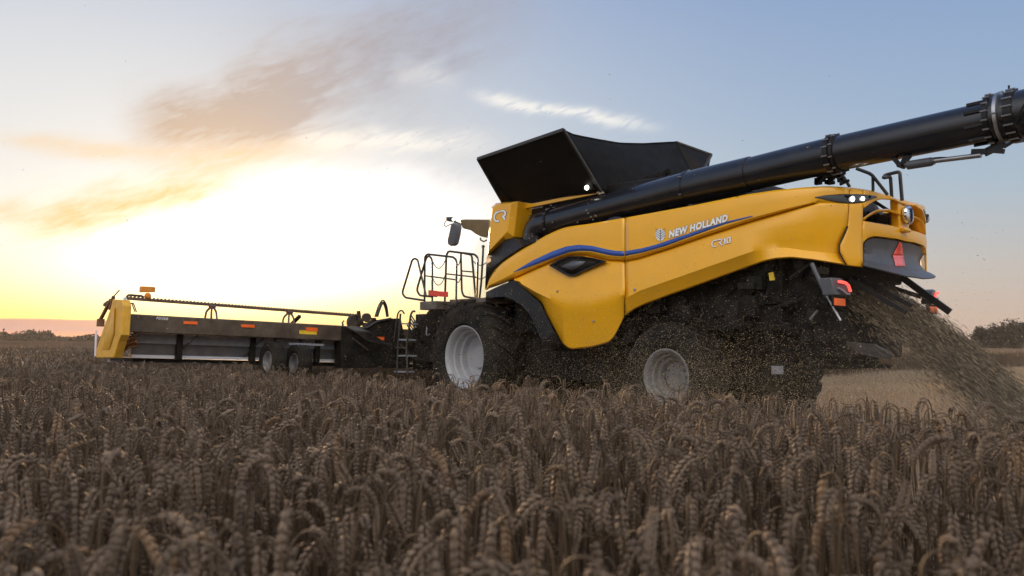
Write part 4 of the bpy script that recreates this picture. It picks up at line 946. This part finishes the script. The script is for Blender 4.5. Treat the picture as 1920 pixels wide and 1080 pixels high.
# ------------------------------------------------------------------ WHEAT
def straw_mat(name, base, var, sss=.0, darkend=None):
    mm = bpy.data.materials.new(name); mm.use_nodes = True; q = NT(mm.node_tree); q.n.clear()
    oi = q.node('ShaderNodeObjectInfo'); g = q.node('ShaderNodeNewGeometry'); p = q.node('ShaderNodeBsdfPrincipled', i_Roughness=.62)
    p.inputs['Specular IOR Level'].default_value = .35
    r1 = oi.outputs['Random']; nn = q.noise(g.outputs['Position'], .9, 3, .6); n2 = q.noise(q.node('ShaderNodeTexCoord').outputs['Object'], 90, 3, .6)
    lo = tuple(c_*(1-var) for c_ in base); hi = tuple(min(1, c_*(1+var)) for c_ in base)
    cc = q.mix(r1, lo, hi); cc = q.mix(q.m('MULTIPLY', q.smooth(nn, .4, .65), .35), cc, (base[0]*.75, base[1]*.68, base[2]*.62))
    cc = q.mix(q.m('MULTIPLY', n2, .55), cc, (base[0]*1.5, base[1]*1.45, base[2]*1.35)); cc = q.mix(q.m('MULTIPLY', q.smooth(r1, .93, .96), .6), cc, (base[0]*1.5, base[1]*1.2, base[2]*.8))
    q.set(p.inputs['Base Color'], cc)
    tr = q.node('ShaderNodeBsdfTranslucent', i_Color=cc); mx = q.node('ShaderNodeMixShader', i_0=.12, i_1=p.outputs[0], i_2=tr.outputs[0])
    q.node('ShaderNodeOutputMaterial', i_Surface=mx.outputs[0]); return mm
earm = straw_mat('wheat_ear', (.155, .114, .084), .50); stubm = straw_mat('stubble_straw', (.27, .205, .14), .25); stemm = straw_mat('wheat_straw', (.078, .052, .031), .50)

def stalk_geo(r, h=.84, droop=2.3, detail=2, bend_len=.10, lean=.06, azr=0.0, earlen=.095, leaves=2):
    """one stalk as (verts, faces, material ids); droop = final angle from vertical in radians"""
    V, Fc, Mi = [], [], []
    def add(vs, fs, mi):
        b = len(V); V.extend(vs); Fc.extend([tuple(b+i for i in f) for f in fs]); Mi.extend([mi]*len(fs))
    bow = (r.uniform(.08, .32) if r.random() < .5 else r.uniform(.5, .95)) if droop > 1.3 else .6; h = h if droop > 1.3 else h - .075; curl = r.uniform(-.25, .15); pts = []; tot = h + earlen; N_ = 26 if detail == 2 else (14 if detail == 1 else 8); p = np.zeros(3); th = lean; ss = []
    st = h - bend_len
    grid = list(np.linspace(0, st, 4 if detail else 3)) + list(np.linspace(st, tot, N_))[1:]
    prev = 0; ca, sa = math.cos(azr), math.sin(azr)
    for s_ in grid:
        u = min(max((s_-st)/(h+earlen*bow-st), 0), 1); th = lean*s_/h + (droop-lean)*(u*u*(3-2*u)*.6+u*.4) + max(0, s_-h)/earlen*curl
        ds = s_ - prev; p = p + np.array([ca*math.sin(th), sa*math.sin(th), math.cos(th)])*ds; pts.append(p.copy()); ss.append(s_); prev = s_
    pts = np.array(pts); side = np.array([-sa, ca, 0])
    # stem tube
    k = 3 if detail < 2 else 5; r0 = .0019 if detail else .0024; ne = [i for i, s_ in enumerate(ss) if s_ <= h + .01]; vs = []; fs = []
    for i in ne:
        d = pts[min(i+1, len(pts)-1)] - pts[max(i-1, 0)]; d /= np.linalg.norm(d); up = np.cross(side, d)
        for j in range(k): a = 2*math.pi*j/k; vs.append(pts[i] + (side*math.cos(a)+up*math.sin(a))*r0*(1-.35*i/len(pts)))
    for i in range(len(ne)-1):
        for j in range(k): fs.append((i*k+j, i*k+(j+1) % k, (i+1)*k+(j+1) % k, (i+1)*k+j))
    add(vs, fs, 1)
    # ear
    def along(s_):
        x = np.array([np.interp(s_, ss, pts[:, c_]) for c_ in range(3)]); y = np.array([np.interp(s_+.004, ss, pts[:, c_]) for c_ in range(3)]); z = np.array([np.interp(s_-.004, ss, pts[:, c_]) for c_ in range(3)])
        d = y - z; d /= np.linalg.norm(d); return x, d, np.cross(side, d)
    if detail == 0:
        vs = []; fs = []; m_ = 5
        for i, u in enumerate(np.linspace(0, 1, 6)):
            x, d, up = along(h + earlen*u); rr = .0085*math.sin(math.pi*(.12+.80*u))*(1.15 if i % 2 else .85)
            for j in range(m_): a = 2*math.pi*j/m_; vs.append(x + (side*math.cos(a)+up*math.sin(a))*rr)
        for i in range(5):
            for j in range(m_): fs.append((i*m_+j, i*m_+(j+1) % m_, (i+1)*m_+(j+1) % m_, (i+1)*m_+j))
        add(vs, fs, 0)
    else:
        nn_ = 17 if detail == 2 else 14; seg = 6 if detail == 2 else 4; tw = r.uniform(0, 6.28)
        for i in range(nn_):
            u = (i+.2)/nn_; x, d, up = along(h + earlen*u*.93); env = .62 + .55*math.sin(math.pi*min(1, u*.9+.12))
            ax = side*math.cos(tw) + up*math.sin(tw); bx = np.cross(d, ax); sg = 1 if i % 2 else -1
            for q_, f_ in (((-.55, .7), (.55, .7), (0, 1.0)) if detail == 2 else ((0, 1.25), )):
                L = .0128*env*(1 + r.uniform(-.12, .12)) * (1.15 if detail == 1 else 1); W_ = .0024*env*(1.5 if detail == 1 else 1)
                dd = d*.80 + ax*sg*.40*f_ + bx*q_*.26; dd /= np.linalg.norm(dd); o = x + ax*sg*.0030*f_ + bx*q_*.0030
                e1 = np.cross(dd, bx + .01); e1 /= np.linalg.norm(e1); e2 = np.cross(dd, e1)
                vs = [o]; prof = ((.25, .80), (.55, 1.0), (.82, .62)) if detail == 2 else ((.3, .95), (.7, .8))
                for (a_, w_) in prof:
                    for j in range(seg): a = 2*math.pi*j/seg; vs.append(o + dd*L*a_ + (e1*math.cos(a)+e2*math.sin(a)*.85)*W_*w_)
                vs.append(o + dd*L*1.12); m_ = len(prof); last = len(vs)-1; fs = [(0, 1+(j+1) % seg, 1+j) for j in range(seg)]
                for b_ in range(m_-1):
                    for j in range(seg): fs.append((1+b_*seg+j, 1+b_*seg+(j+1) % seg, 1+(b_+1)*seg+(j+1) % seg, 1+(b_+1)*seg+j))
                fs += [(1+(m_-1)*seg+j, 1+(m_-1)*seg+(j+1) % seg, last) for j in range(seg)]
                add(vs, fs, 0)
                if detail == 2 and u > .8: add([o+dd*L, o+dd*L+e2*.0006, o+dd*L*1.0+dd*r.uniform(.004, .012)], [(0, 1, 2)], 0)
    for _ in range(leaves):
        hh = r.uniform(.20, .62)*h; a0 = r.uniform(0, 6.28); L = r.uniform(.10, .20); x, _, _ = along(hh); dirx = np.array([math.cos(a0), math.sin(a0), 0]); nrm = np.array([-math.sin(a0), math.cos(a0), 0])
        m_ = 7 if detail == 2 else 4; vs = []; th = r.uniform(.2, .7); p = x.copy(); tws = r.uniform(-2, 2); end = r.uniform(1.6, 3.0)
        for i in range(m_+1):
            u = i/m_; t_ = th + (end-th)*u**.8; w_ = .0036*math.sin(math.pi*(.15+.83*u))*(1 if detail else 1.5); q_ = nrm*math.cos(tws*u) + np.array([0, 0, 1])*math.sin(tws*u)
            vs += [p - q_*w_, p + q_*w_]; p = p + (dirx*math.sin(t_) + np.array([0, 0, 1])*math.cos(t_))*L/m_
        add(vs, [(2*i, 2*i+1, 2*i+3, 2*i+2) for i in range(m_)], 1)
    return np.array(V), Fc, Mi
def mesh_from(name, parts, smooth=True, mats=None):
    V = []; Fc = []; Mi = []; b = 0
    for (v, f, mi) in parts:
        V.append(v); Fc.extend([tuple(b+i for i in q_) for q_ in f]); Mi.extend(mi); b += len(v)
    V = np.concatenate(V); me = bpy.data.meshes.new(name); me.from_pydata(V.tolist(), [], Fc); [me.materials.append(x_) for x_ in (mats or (earm, stemm))]
    me.polygons.foreach_set('material_index', np.array(Mi, dtype=np.int32)); me.polygons.foreach_set('use_smooth', np.ones(len(Fc), dtype=bool)); return me
wcol = bpy.data.collections.new('wheat_kinds'); kinds = []
r = random.Random(5)
def addkind(parts):
    nm = 'wheat_kind_%03d' % len(kinds); o = bpy.data.objects.new(nm, mesh_from(nm, parts)); wcol.objects.link(o); kinds.append(nm); return len(kinds)-1
def rdroop(r_):
    k = r_.random()
    return r_.uniform(2.8, 3.3) if k < .82 else (r_.uniform(2.0, 2.8) if k < .93 else r_.uniform(.1, .8))
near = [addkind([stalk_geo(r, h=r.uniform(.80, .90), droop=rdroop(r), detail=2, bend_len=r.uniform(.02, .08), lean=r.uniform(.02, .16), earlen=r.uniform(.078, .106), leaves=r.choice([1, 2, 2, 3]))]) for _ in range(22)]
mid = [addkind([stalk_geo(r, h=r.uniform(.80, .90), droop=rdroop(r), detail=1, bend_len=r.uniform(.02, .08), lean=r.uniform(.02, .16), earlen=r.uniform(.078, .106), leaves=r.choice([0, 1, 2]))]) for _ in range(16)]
def xf(geo, dx_, dy_, rz, s_):
    v, f, mi = geo; c_, s2 = math.cos(rz), math.sin(rz); v = v @ np.array([[c_, s2, 0], [-s2, c_, 0], [0, 0, 1]])*s_ + np.array([dx_, dy_, 0]); return v, f, mi
lowgeo = [stalk_geo(r, h=r.uniform(.80, .90), droop=rdroop(r), detail=0, bend_len=r.uniform(.06, .16), lean=r.uniform(.02, .15), leaves=1) for _ in range(14)]
PS = 1.2
patch = [addkind([xf(r.choice(lowgeo), r.uniform(-PS/2, PS/2), r.uniform(-PS/2, PS/2), r.uniform(0, 6.28), r.uniform(.93, 1.08)) for _ in range(230)]) for _ in range(5)]
FS = 5.0
def farstalk():
    h = r.uniform(.82, .98); a = r.uniform(0, 6.28); c_, s_ = math.cos(a)*.012, math.sin(a)*.012; d = r.uniform(-.03, .03)
    return np.array([(-c_*.3, -s_*.3, 0), (c_*.3, s_*.3, 0), (c_+d, s_, h*.9), (-c_+d, -s_, h*.9), (c_*.6+d*2, s_*.6, h), (-c_*.6+d*2, -s_*.6, h)]), [(0, 1, 2, 3), (3, 2, 4, 5)], [1, 0]
farp = [addkind([xf(farstalk(), r.uniform(-FS/2, FS/2), r.uniform(-FS/2, FS/2), 0, 1) for _ in range(1500)]) for _ in range(3)]
MI = np.linalg.inv(MF)
def uncut(x, y, pad=0.0):
    X = MI[0, 0]*x + MI[0, 1]*y + MI[0, 3]; Y = MI[1, 0]*x + MI[1, 1]*y + MI[1, 3]
    edge = YE + .05 + .10*np.sin(X*1.7) - pad
    return (Y < edge) | (X < -5.4 - pad)
pts, rots, scl, idx = [], [], [], []
def sow(rmin, rmax, dens, kindl, half=.86, back=False, smin=1.08, smax=1.30, tilt=.06, pad=0.0):
    A = half*(rmax**2 - rmin**2); N_ = int(A*dens); rr = np.sqrt(rng.uniform(rmin**2, rmax**2, N_)); a = rng.uniform(-half, half, N_)
    x, y = rr*np.sin(a), rr*np.cos(a); k = uncut(x, y, pad); x, y = x[k], y[k]; N_ = len(x)
    pts.append(np.stack([x, y, np.zeros(N_)], 1)); rots.append(np.stack([rng.normal(0, tilt, N_), rng.normal(0, tilt, N_), rng.uniform(0, 6.283, N_)], 1))
    scl.append(rng.uniform(smin, smax, N_)); idx.append(rng.choice(kindl, N_))
sow(.90, 4.2, 235, near); sow(4.2, 11.5, 225, mid, half=.80)
def tiles(rmin, rmax, size, kindl, jit, half=.80, pad=.6, over=1.0):
    g = np.arange(-rmax, rmax, size*over); X, Y = np.meshgrid(g, np.arange(0, rmax, size*over)); x = X.ravel() + rng.uniform(-jit, jit, X.size); y = Y.ravel() + rng.uniform(-jit, jit, X.size)
    d = np.hypot(x, y); a = np.arctan2(x, y); k = (d > rmin) & (d < rmax) & (abs(a) < half) & uncut(x, y, pad); x, y = x[k], y[k]; N_ = len(x)
    pts.append(np.stack([x, y, np.zeros(N_)], 1)); rots.append(np.stack([np.zeros(N_), np.zeros(N_), rng.integers(0, 4, N_)*math.pi/2 + rng.uniform(-.3, .3, N_)], 1)); scl.append(rng.uniform(1.14, 1.22, N_)); idx.append(rng.choice(kindl, N_))
tiles(11.3, 42, PS, patch, .15, over=.95); tiles(40, 420, FS, farp, .4, over=.97, pad=2.0, half=.75)
def scatter(name, mtlist, P_, Ro, Sc, Id, coll):
    P_, Ro, Sc, Id = map(np.concatenate, (P_, Ro, Sc, Id)); me = bpy.data.meshes.new(name); me.from_pydata(P_.tolist(), [], [])
    a = me.attributes.new('rot', 'FLOAT_VECTOR', 'POINT'); a.data.foreach_set('vector', Ro.astype(np.float32).ravel())
    a = me.attributes.new('scl', 'FLOAT', 'POINT'); a.data.foreach_set('value', Sc.astype(np.float32)); a = me.attributes.new('idx', 'INT', 'POINT'); a.data.foreach_set('value', Id.astype(np.int32))
    o = bpy.data.objects.new(name, me); COL.objects.link(o); print(name, len(P_))
    ng = bpy.data.node_groups.new(name + '_nodes', 'GeometryNodeTree'); ng.interface.new_socket('Geometry', in_out='INPUT', socket_type='NodeSocketGeometry'); ng.interface.new_socket('Geometry', in_out='OUTPUT', socket_type='NodeSocketGeometry')
    gi = ng.nodes.new('NodeGroupInput'); go = ng.nodes.new('NodeGroupOutput'); ci = ng.nodes.new('GeometryNodeCollectionInfo'); ci.inputs['Collection'].default_value = coll; ci.inputs['Separate Children'].default_value = True; ci.inputs['Reset Children'].default_value = True
    ip = ng.nodes.new('GeometryNodeInstanceOnPoints'); ip.inputs['Pick Instance'].default_value = True
    def na(nm, ty): n_ = ng.nodes.new('GeometryNodeInputNamedAttribute'); n_.data_type = ty; n_.inputs[0].default_value = nm; return [s_ for s_ in n_.outputs if s_.enabled and s_.name == 'Attribute'][0]
    er = ng.nodes.new('FunctionNodeEulerToRotation'); L = ng.links
    L.new(na('rot', 'FLOAT_VECTOR'), er.inputs[0]); L.new(er.outputs[0], ip.inputs['Rotation']); L.new(na('scl', 'FLOAT'), ip.inputs['Scale']); L.new(na('idx', 'INT'), ip.inputs['Instance Index'])
    L.new(gi.outputs[0], ip.inputs['Points']); L.new(ci.outputs[0], ip.inputs['Instance']); L.new(ip.outputs[0], go.inputs[0])
    md = o.modifiers.new('scatter', 'NODES'); md.node_group = ng; return o
# ripe grass stems standing above the crop
def tall_grass(r_):
    h = r_.uniform(1.02, 1.22); return stalk_geo(r_, h=h, droop=r_.uniform(.8, 2.0), detail=0, bend_len=.45, lean=r_.uniform(.1, .35), earlen=.06, leaves=1)
tg = [addkind([tall_grass(r)]) for _ in range(4)]
N_ = 220; rr = rng.uniform(2.2, 24, N_); a = rng.uniform(-.62, .60, N_); x, y = rr*np.sin(a), rr*np.cos(a); k = uncut(x, y, .3)
x, y = x[k], y[k]; pts.append(np.stack([x, y, 0*x], 1)); rots.append(np.stack([0*x, 0*x, rng.uniform(0, 6.28, len(x))], 1)); scl.append(rng.uniform(.9, 1.08, len(x))); idx.append(rng.choice(tg, len(x)))
wh = scatter('wheat', None, pts, rots, scl, idx, wcol); props(wh, kind='stuff')
# stubble in the cut strip
scol = bpy.data.collections.new('stubble_kinds'); SB = 2.0
def stub(n_):
    V = []; Fc = []; Mi = []
    for _ in range(n_):
        x = r.uniform(-SB/2, SB/2); y = round(r.uniform(-SB/2, SB/2)/.14)*.14 + r.gauss(0, .015); h = r.uniform(.10, .22); a = r.uniform(0, 6.28); c_, s_ = math.cos(a)*.004, math.sin(a)*.004; b = len(V); lx, ly = r.gauss(0, .02), r.gauss(0, .02)
        if r.random() < .3: h = .02; lx = r.uniform(-.15, .15); ly = r.uniform(-.15, .15)
        V += [(x-c_, y-s_, 0), (x+c_, y+s_, 0), (x+c_+lx, y+s_+ly, h), (x-c_+lx, y-s_+ly, h)]; Fc.append((b, b+1, b+2, b+3)); Mi.append(1)
    return np.array(V), Fc, Mi
for k in range(3): o = bpy.data.objects.new('stubble_kind_%d' % k, mesh_from('stubble_kind_%d' % k, [stub(700)], mats=(stubm, stubm))); scol.objects.link(o)
g = np.arange(-14, 60, SB); X, Y = np.meshgrid(g, np.arange(2, 60, SB)); x, y = X.ravel(), Y.ravel(); k = ~uncut(x, y, 0); x, y = x[k], y[k]
st = scatter('stubble', None, [np.stack([x, y, 0*x+.004], 1)], [np.stack([0*x, 0*x, 0*x + R(-48.7)], 1)], [0*x+1], [rng.integers(0, 3, len(x))], scol); props(st, kind='stuff')

# ------------------------------------------------------------------ TREES
def leafm(name, base):
    mm = bpy.data.materials.new(name); mm.use_nodes = True; q = NT(mm.node_tree); q.n.clear()
    g = q.node('ShaderNodeNewGeometry'); nn = q.noise(g.outputs['Position'], .5, 4, .7)
    cc = q.mix(q.smooth(nn, .35, .65), tuple(c_*.6 for c_ in base), tuple(c_*1.4 for c_ in base)); p = q.node('ShaderNodeBsdfPrincipled', i_Roughness=.8, i_Base_Color=cc)
    q.node('ShaderNodeOutputMaterial', i_Surface=p.outputs[0]); return mm
lm = leafm('tree_leaves', (.034, .034, .022)); bark = mat('tree_bark', (.07, .05, .035), .9, var=.4)
def crown_mesh(r_, w_, h_, z0, n_, leaf, depth=None):
    lob = [(r_.uniform(-.34, .34)*w_, r_.uniform(-.34, .34)*(depth or w_), z0 + h_*r_.uniform(.22, .78), r_.uniform(.16, .30)*w_) for _ in range(13)]
    V = []; Fc = []
    for _ in range(n_):
        lx, ly, lz, lr = r_.choice(lob); u = [r_.gauss(0, 1) for _ in range(3)]; L = math.sqrt(sum(a*a for a in u)); rad = lr*(r_.random()**.35)*(1 + r_.gauss(0, .09))
        p = np.array([lx+u[0]/L*rad, ly+u[1]/L*rad, lz+u[2]/L*rad*min(1, h_/w_*1.1)])
        if p[2] < z0*.6: continue
        s_ = leaf*r_.uniform(.6, 1.4); e1 = np.array([r_.gauss(0, 1) for _ in range(3)]); e1 /= np.linalg.norm(e1); e2 = np.cross(e1, [r_.gauss(0, 1) for _ in range(3)]); e2 /= np.linalg.norm(e2)+1e-9
        b = len(V); V += [p-e1*s_, p+e2*s_*.6, p+e1*s_, p-e2*s_*.6]; Fc.append((b, b+1, b+2, b+3))
    return V, Fc
def tree(px, top, dist, w_, label, group, seed, grow=1.0):
    r_ = random.Random(seed); a, e_ = azel(px, top); h = CAM[2] + math.tan(e_)*dist; loc = (dist*math.tan(a), dist); h = CAM[2] + math.tan(e_)*math.hypot(*loc)
    root = bpy.data.objects.new('tree', None); COL.objects.link(root); root.location = (loc[0], loc[1], 0); props(root, label, 'tree', group)
    V, Fc = crown_mesh(r_, w_, h*.86, h*.12, 3800, h*.030); B = MB(); B.add(V, Fc); o = B.build('crown', lm, None, smooth=0, weld=False, renorm=False); o.parent = root
    B = MB(); B.tube([(0,0,0),(.1,0,h*.2),(.0,.1,h*.45),(.1,.1,h*.7)], [h*.035, h*.028, h*.018, h*.006], 8)
    for k in range(6): a_ = r_.uniform(0, 6.28); B.tube([(0,.05,h*(.22+.06*k)), (math.cos(a_)*w_*.16, math.sin(a_)*w_*.16, h*(.36+.06*k)), (math.cos(a_)*w_*.30, math.sin(a_)*w_*.30, h*(.50+.05*k))], [h*.014, h*.009, h*.003], 6)
    o = B.build('trunk', bark, None); o.parent = root; return root
D = 210
tree(1838, 609, D, 5.6, 'small separate tree left of the tall tree clump on the right horizon', 'trees on the right horizon', 3)
tree(1876, 606, D, 7.5, 'rounded tree between the small separate tree and the tallest tree at the right edge', 'trees on the right horizon', 4)
tree(1902, 598, D, 8.8, 'tallest dark tree at the right edge of the photograph', 'trees on the right horizon', 5)
tree(1936, 601, D, 8.5, 'dark tree just cut by the right edge behind the tallest tree', 'trees on the right horizon', 6)
tree(1857, 626, D+8, 7.5, 'low bushy tree behind the dust plume, beside the small separate tree', 'trees on the right horizon', 8)
tree(1812, 634, D+14, 7.0, 'lowest bushy tree of the right clump, half hidden behind the straw stream', 'trees on the right horizon', 9)
# far wood on the left horizon: one mass
r_ = random.Random(21); V, Fc = [], []
for k in range(230):
    az_ = -.66 + k*.0056; d = 880 + r_.uniform(-30, 30); hh = 8.3 + 2.8*math.sin(k*.31+1)+1.8*math.sin(k*.83) + r_.uniform(-1.2, 1.2)
    if hh < 5: hh = 5
    v, f = crown_mesh(r_, 11, hh, .1, 150, 1.2, 8); b = len(V); V += [np.array(p_)+[d*math.sin(az_), d*math.cos(az_), 0] for p_ in v]; Fc += [tuple(b+i for i in q_) for q_ in f]
    b = len(V); x_, y_ = d*math.sin(az_), d*math.cos(az_); V += [(x_-4, y_, 0), (x_+4, y_, 0), (x_+3, y_+1, hh*.72), (x_-3, y_+1, hh*.72)]; Fc.append((b, b+1, b+2, b+3))
B = MB(); B.add(V, Fc); B.build('distant_wood', lm, None, smooth=0, weld=False, renorm=False, kind='stuff')

# ------------------------------------------------------------------ CHAFF, STRAW STREAM, DUST
chm = bpy.data.materials.new('chaff'); chm.use_nodes = True; q = NT(chm.node_tree); q.n.clear()
g = q.node('ShaderNodeNewGeometry'); cc = q.mix(q.m('POWER', g.outputs['Random Per Island'], 1.6), (.05, .035, .02), (.80, .62, .38)); p = q.node('ShaderNodeBsdfPrincipled', i_Roughness=.6, i_Base_Color=cc)
tr = q.node('ShaderNodeBsdfTranslucent', i_Color=cc); q.node('ShaderNodeOutputMaterial', i_Surface=q.node('ShaderNodeMixShader', i_0=.3, i_1=p.outputs[0], i_2=tr.outputs[0]).outputs[0])
def flakes(name, P_, L, Wd, dirm=None, dirs=.6, mt_=chm, label=None):
    n_ = len(P_); d = rng.normal(0, 1, (n_, 3))
    if dirm is not None: d = d*dirs + dirm
    d /= np.linalg.norm(d, axis=1)[:, None]; e = np.cross(d, rng.normal(0, 1, (n_, 3))); e /= np.linalg.norm(e, axis=1)[:, None]
    L = L*rng.uniform(.4, 1.4, n_)[:, None]; Wd = Wd*rng.uniform(.5, 1.4, n_)[:, None]
    V = np.stack([P_-d*L/2, P_+e*Wd/2, P_+d*L/2, P_-e*Wd/2], 1).reshape(-1, 3); me = bpy.data.meshes.new(name); me.vertices.add(n_*4); me.vertices.foreach_set('co', V.astype(np.float32).ravel())
    me.loops.add(n_*4); me.loops.foreach_set('vertex_index', np.arange(n_*4, dtype=np.int32)); me.polygons.add(n_); me.polygons.foreach_set('loop_start', np.arange(0, n_*4, 4, dtype=np.int32)); me.polygons.foreach_set('loop_total', np.full(n_, 4, dtype=np.int32))
    me.update(calc_edges=True); me.validate(); me.materials.append(mt_); o = bpy.data.objects.new(name, me); COL.objects.link(o); props(o, kind='stuff'); return o
def w2(P_): return P_ @ MF[:3, :3].T + MF[:3, 3]
def clouds_(n_, X, Y, z0, zs, xs=None):
    x = rng.uniform(*X, n_); y = rng.uniform(*Y, n_); z = z0 + rng.exponential(zs, n_); return np.stack([x, y, z], 1)
back = np.array([1.0, -.15, -.12]) @ MF[:3, :3].T[:3]
CH = []
CH.append(np.stack([rng.uniform(-1, 7.5, 5200), rng.uniform(-3.2, -1.9, 5200), rng.triangular(.9, 1.1, 3.1, 5200)], 1)); CH.append(clouds_(30000, (4.3, 8.3), (-3.2, -1.55), .40, .36)); CH.append(clouds_(20000, (2.2, 6.0), (-3.0, -1.8), .40, .32))
CH.append(clouds_(6500, (-1.2, 3.0), (-3.2, -1.9), .45, .55)); CH.append(clouds_(2200, (-5.5, -.5), (-5.5, -2.2), .5, .6)); CH.append(clouds_(22000, (5.8, 9.8), (-2.8, 1.5), .3, .38))
CH.append(clouds_(2500, (3.6, 5.2), (-2.7, -1.8), .45, .45)); x_ = rng.normal(5.9, 1.1, 18000); y_ = rng.uniform(-2.9, -1.6, 18000); CH.append(np.stack([x_, y_, np.abs(rng.normal(1.0, .36, 18000))], 1))
P_ = np.concatenate(CH); P_ = P_[(P_[:, 2] < 3.6)]
flakes('chaff', w2(P_), .016, .0045, back, .8)
P_ = np.stack([rng.uniform(-9, 9, 1500), rng.uniform(5, 17, 1500), .9 + rng.exponential(1.2, 1500)], 1); P2 = np.stack([rng.uniform(-13, -4, 420), rng.uniform(8, 20, 420), rng.uniform(1.2, 8, 420)], 1)
flakes('drifting_chaff', np.concatenate([P_[P_[:, 2] < 4.5], P2]), .020, .006, np.array([1.0, 0, -.3]), .7)
# straw stream from the chopper
stm = bpy.data.materials.new('chopped_straw'); stm.use_nodes = True; q = NT(stm.node_tree); q.n.clear(); g = q.node('ShaderNodeNewGeometry')
q.node('ShaderNodeOutputMaterial', i_Surface=q.node('ShaderNodeBsdfPrincipled', i_Roughness=.75, i_Base_Color=q.mix(q.m('POWER', g.outputs['Random Per Island'], 2.2), (.045, .033, .020), (.34, .25, .145))).outputs[0])
def stream(n_):
    X = 6.7 + 2.9*rng.random(n_)**.9; u = (X-6.7)/2.9; zc = 2.22 - .28*u - 2.05*u**1.45 - .35*u; yc = rng.normal(0, .27+.22*u, n_)
    z = zc + np.clip(rng.normal(0, .06+.11*u, n_), -.6, .38) - .22*(yc/.8)**2; P_ = np.stack([X, yc, z], 1); return P_[P_[:, 2] > .02]
sdir = np.array([1.0, 0, -.9]) @ MF[:3, :3].T
P_ = stream(170000); flakes('straw_stream', w2(P_), .085, .0065, sdir, .17, stm)

# ------------------------------------------------------------------ AIR
def volmat(name, col, dens, aniso, local=False):
    mm = bpy.data.materials.new(name); mm.use_nodes = True; q = NT(mm.node_tree); q.n.clear()
    v = q.node('ShaderNodeVolumePrincipled'); v.inputs['Color'].default_value = (*col, 1); v.inputs['Anisotropy'].default_value = aniso
    if not local: v.inputs['Density'].default_value = dens
    else:
        g = q.node('ShaderNodeTexCoord').outputs['Object']; sp = q.node('ShaderNodeSeparateXYZ', i_0=g); x, y, z = sp.outputs
        fx = q.m('MULTIPLY', q.smooth(x, 6.0, 9.0), q.m('SUBTRACT', 1.0, q.smooth(x, 10.0, 19.0))); fy = q.m('SUBTRACT', 1.0, q.smooth(q.m('ABSOLUTE', y), 2.0, 5.5))
        fz = q.m('EXPONENT', q.m('MULTIPLY', z, -1.25)); nn = q.smooth(q.noise(g, .8, 2, .55), .32, .70)
        fz = q.m('MULTIPLY', fz, q.m('SUBTRACT', 1.0, q.smooth(z, 1.6, 2.9)))
        q.set(v.inputs['Density'], q.m('MULTIPLY', q.m('MULTIPLY', fx, fy), q.m('MULTIPLY', q.m('MULTIPLY', fz, q.m('MULTIPLY_ADD', nn, .8, .2)), dens)))
    q.node('ShaderNodeOutputMaterial', i_Volume=v.outputs[0])
    return mm
B = MB(); B.box((-1100, -60, -1), (1100, 1100, 16)); B.build('haze', volmat('haze_air', (.92, .90, .90), .00006, .5), None, smooth=0, kind='stuff')
dust = empty('dust', None, (0, 0, 0)); M_ = dust.matrix_world.copy(); bpy.data.objects.remove(dust)
B = MB(); B.box((1.0, -5.6, .02), (19.2, 5.6, 3.0)); du = B.build('dust', volmat('dust_cloud', (.82, .70, .55), .15, .3, True), None, smooth=0, kind='stuff'); du.matrix_world = M_
scene.cycles.volume_step_rate = 2.0; scene.cycles.volume_max_steps = 64
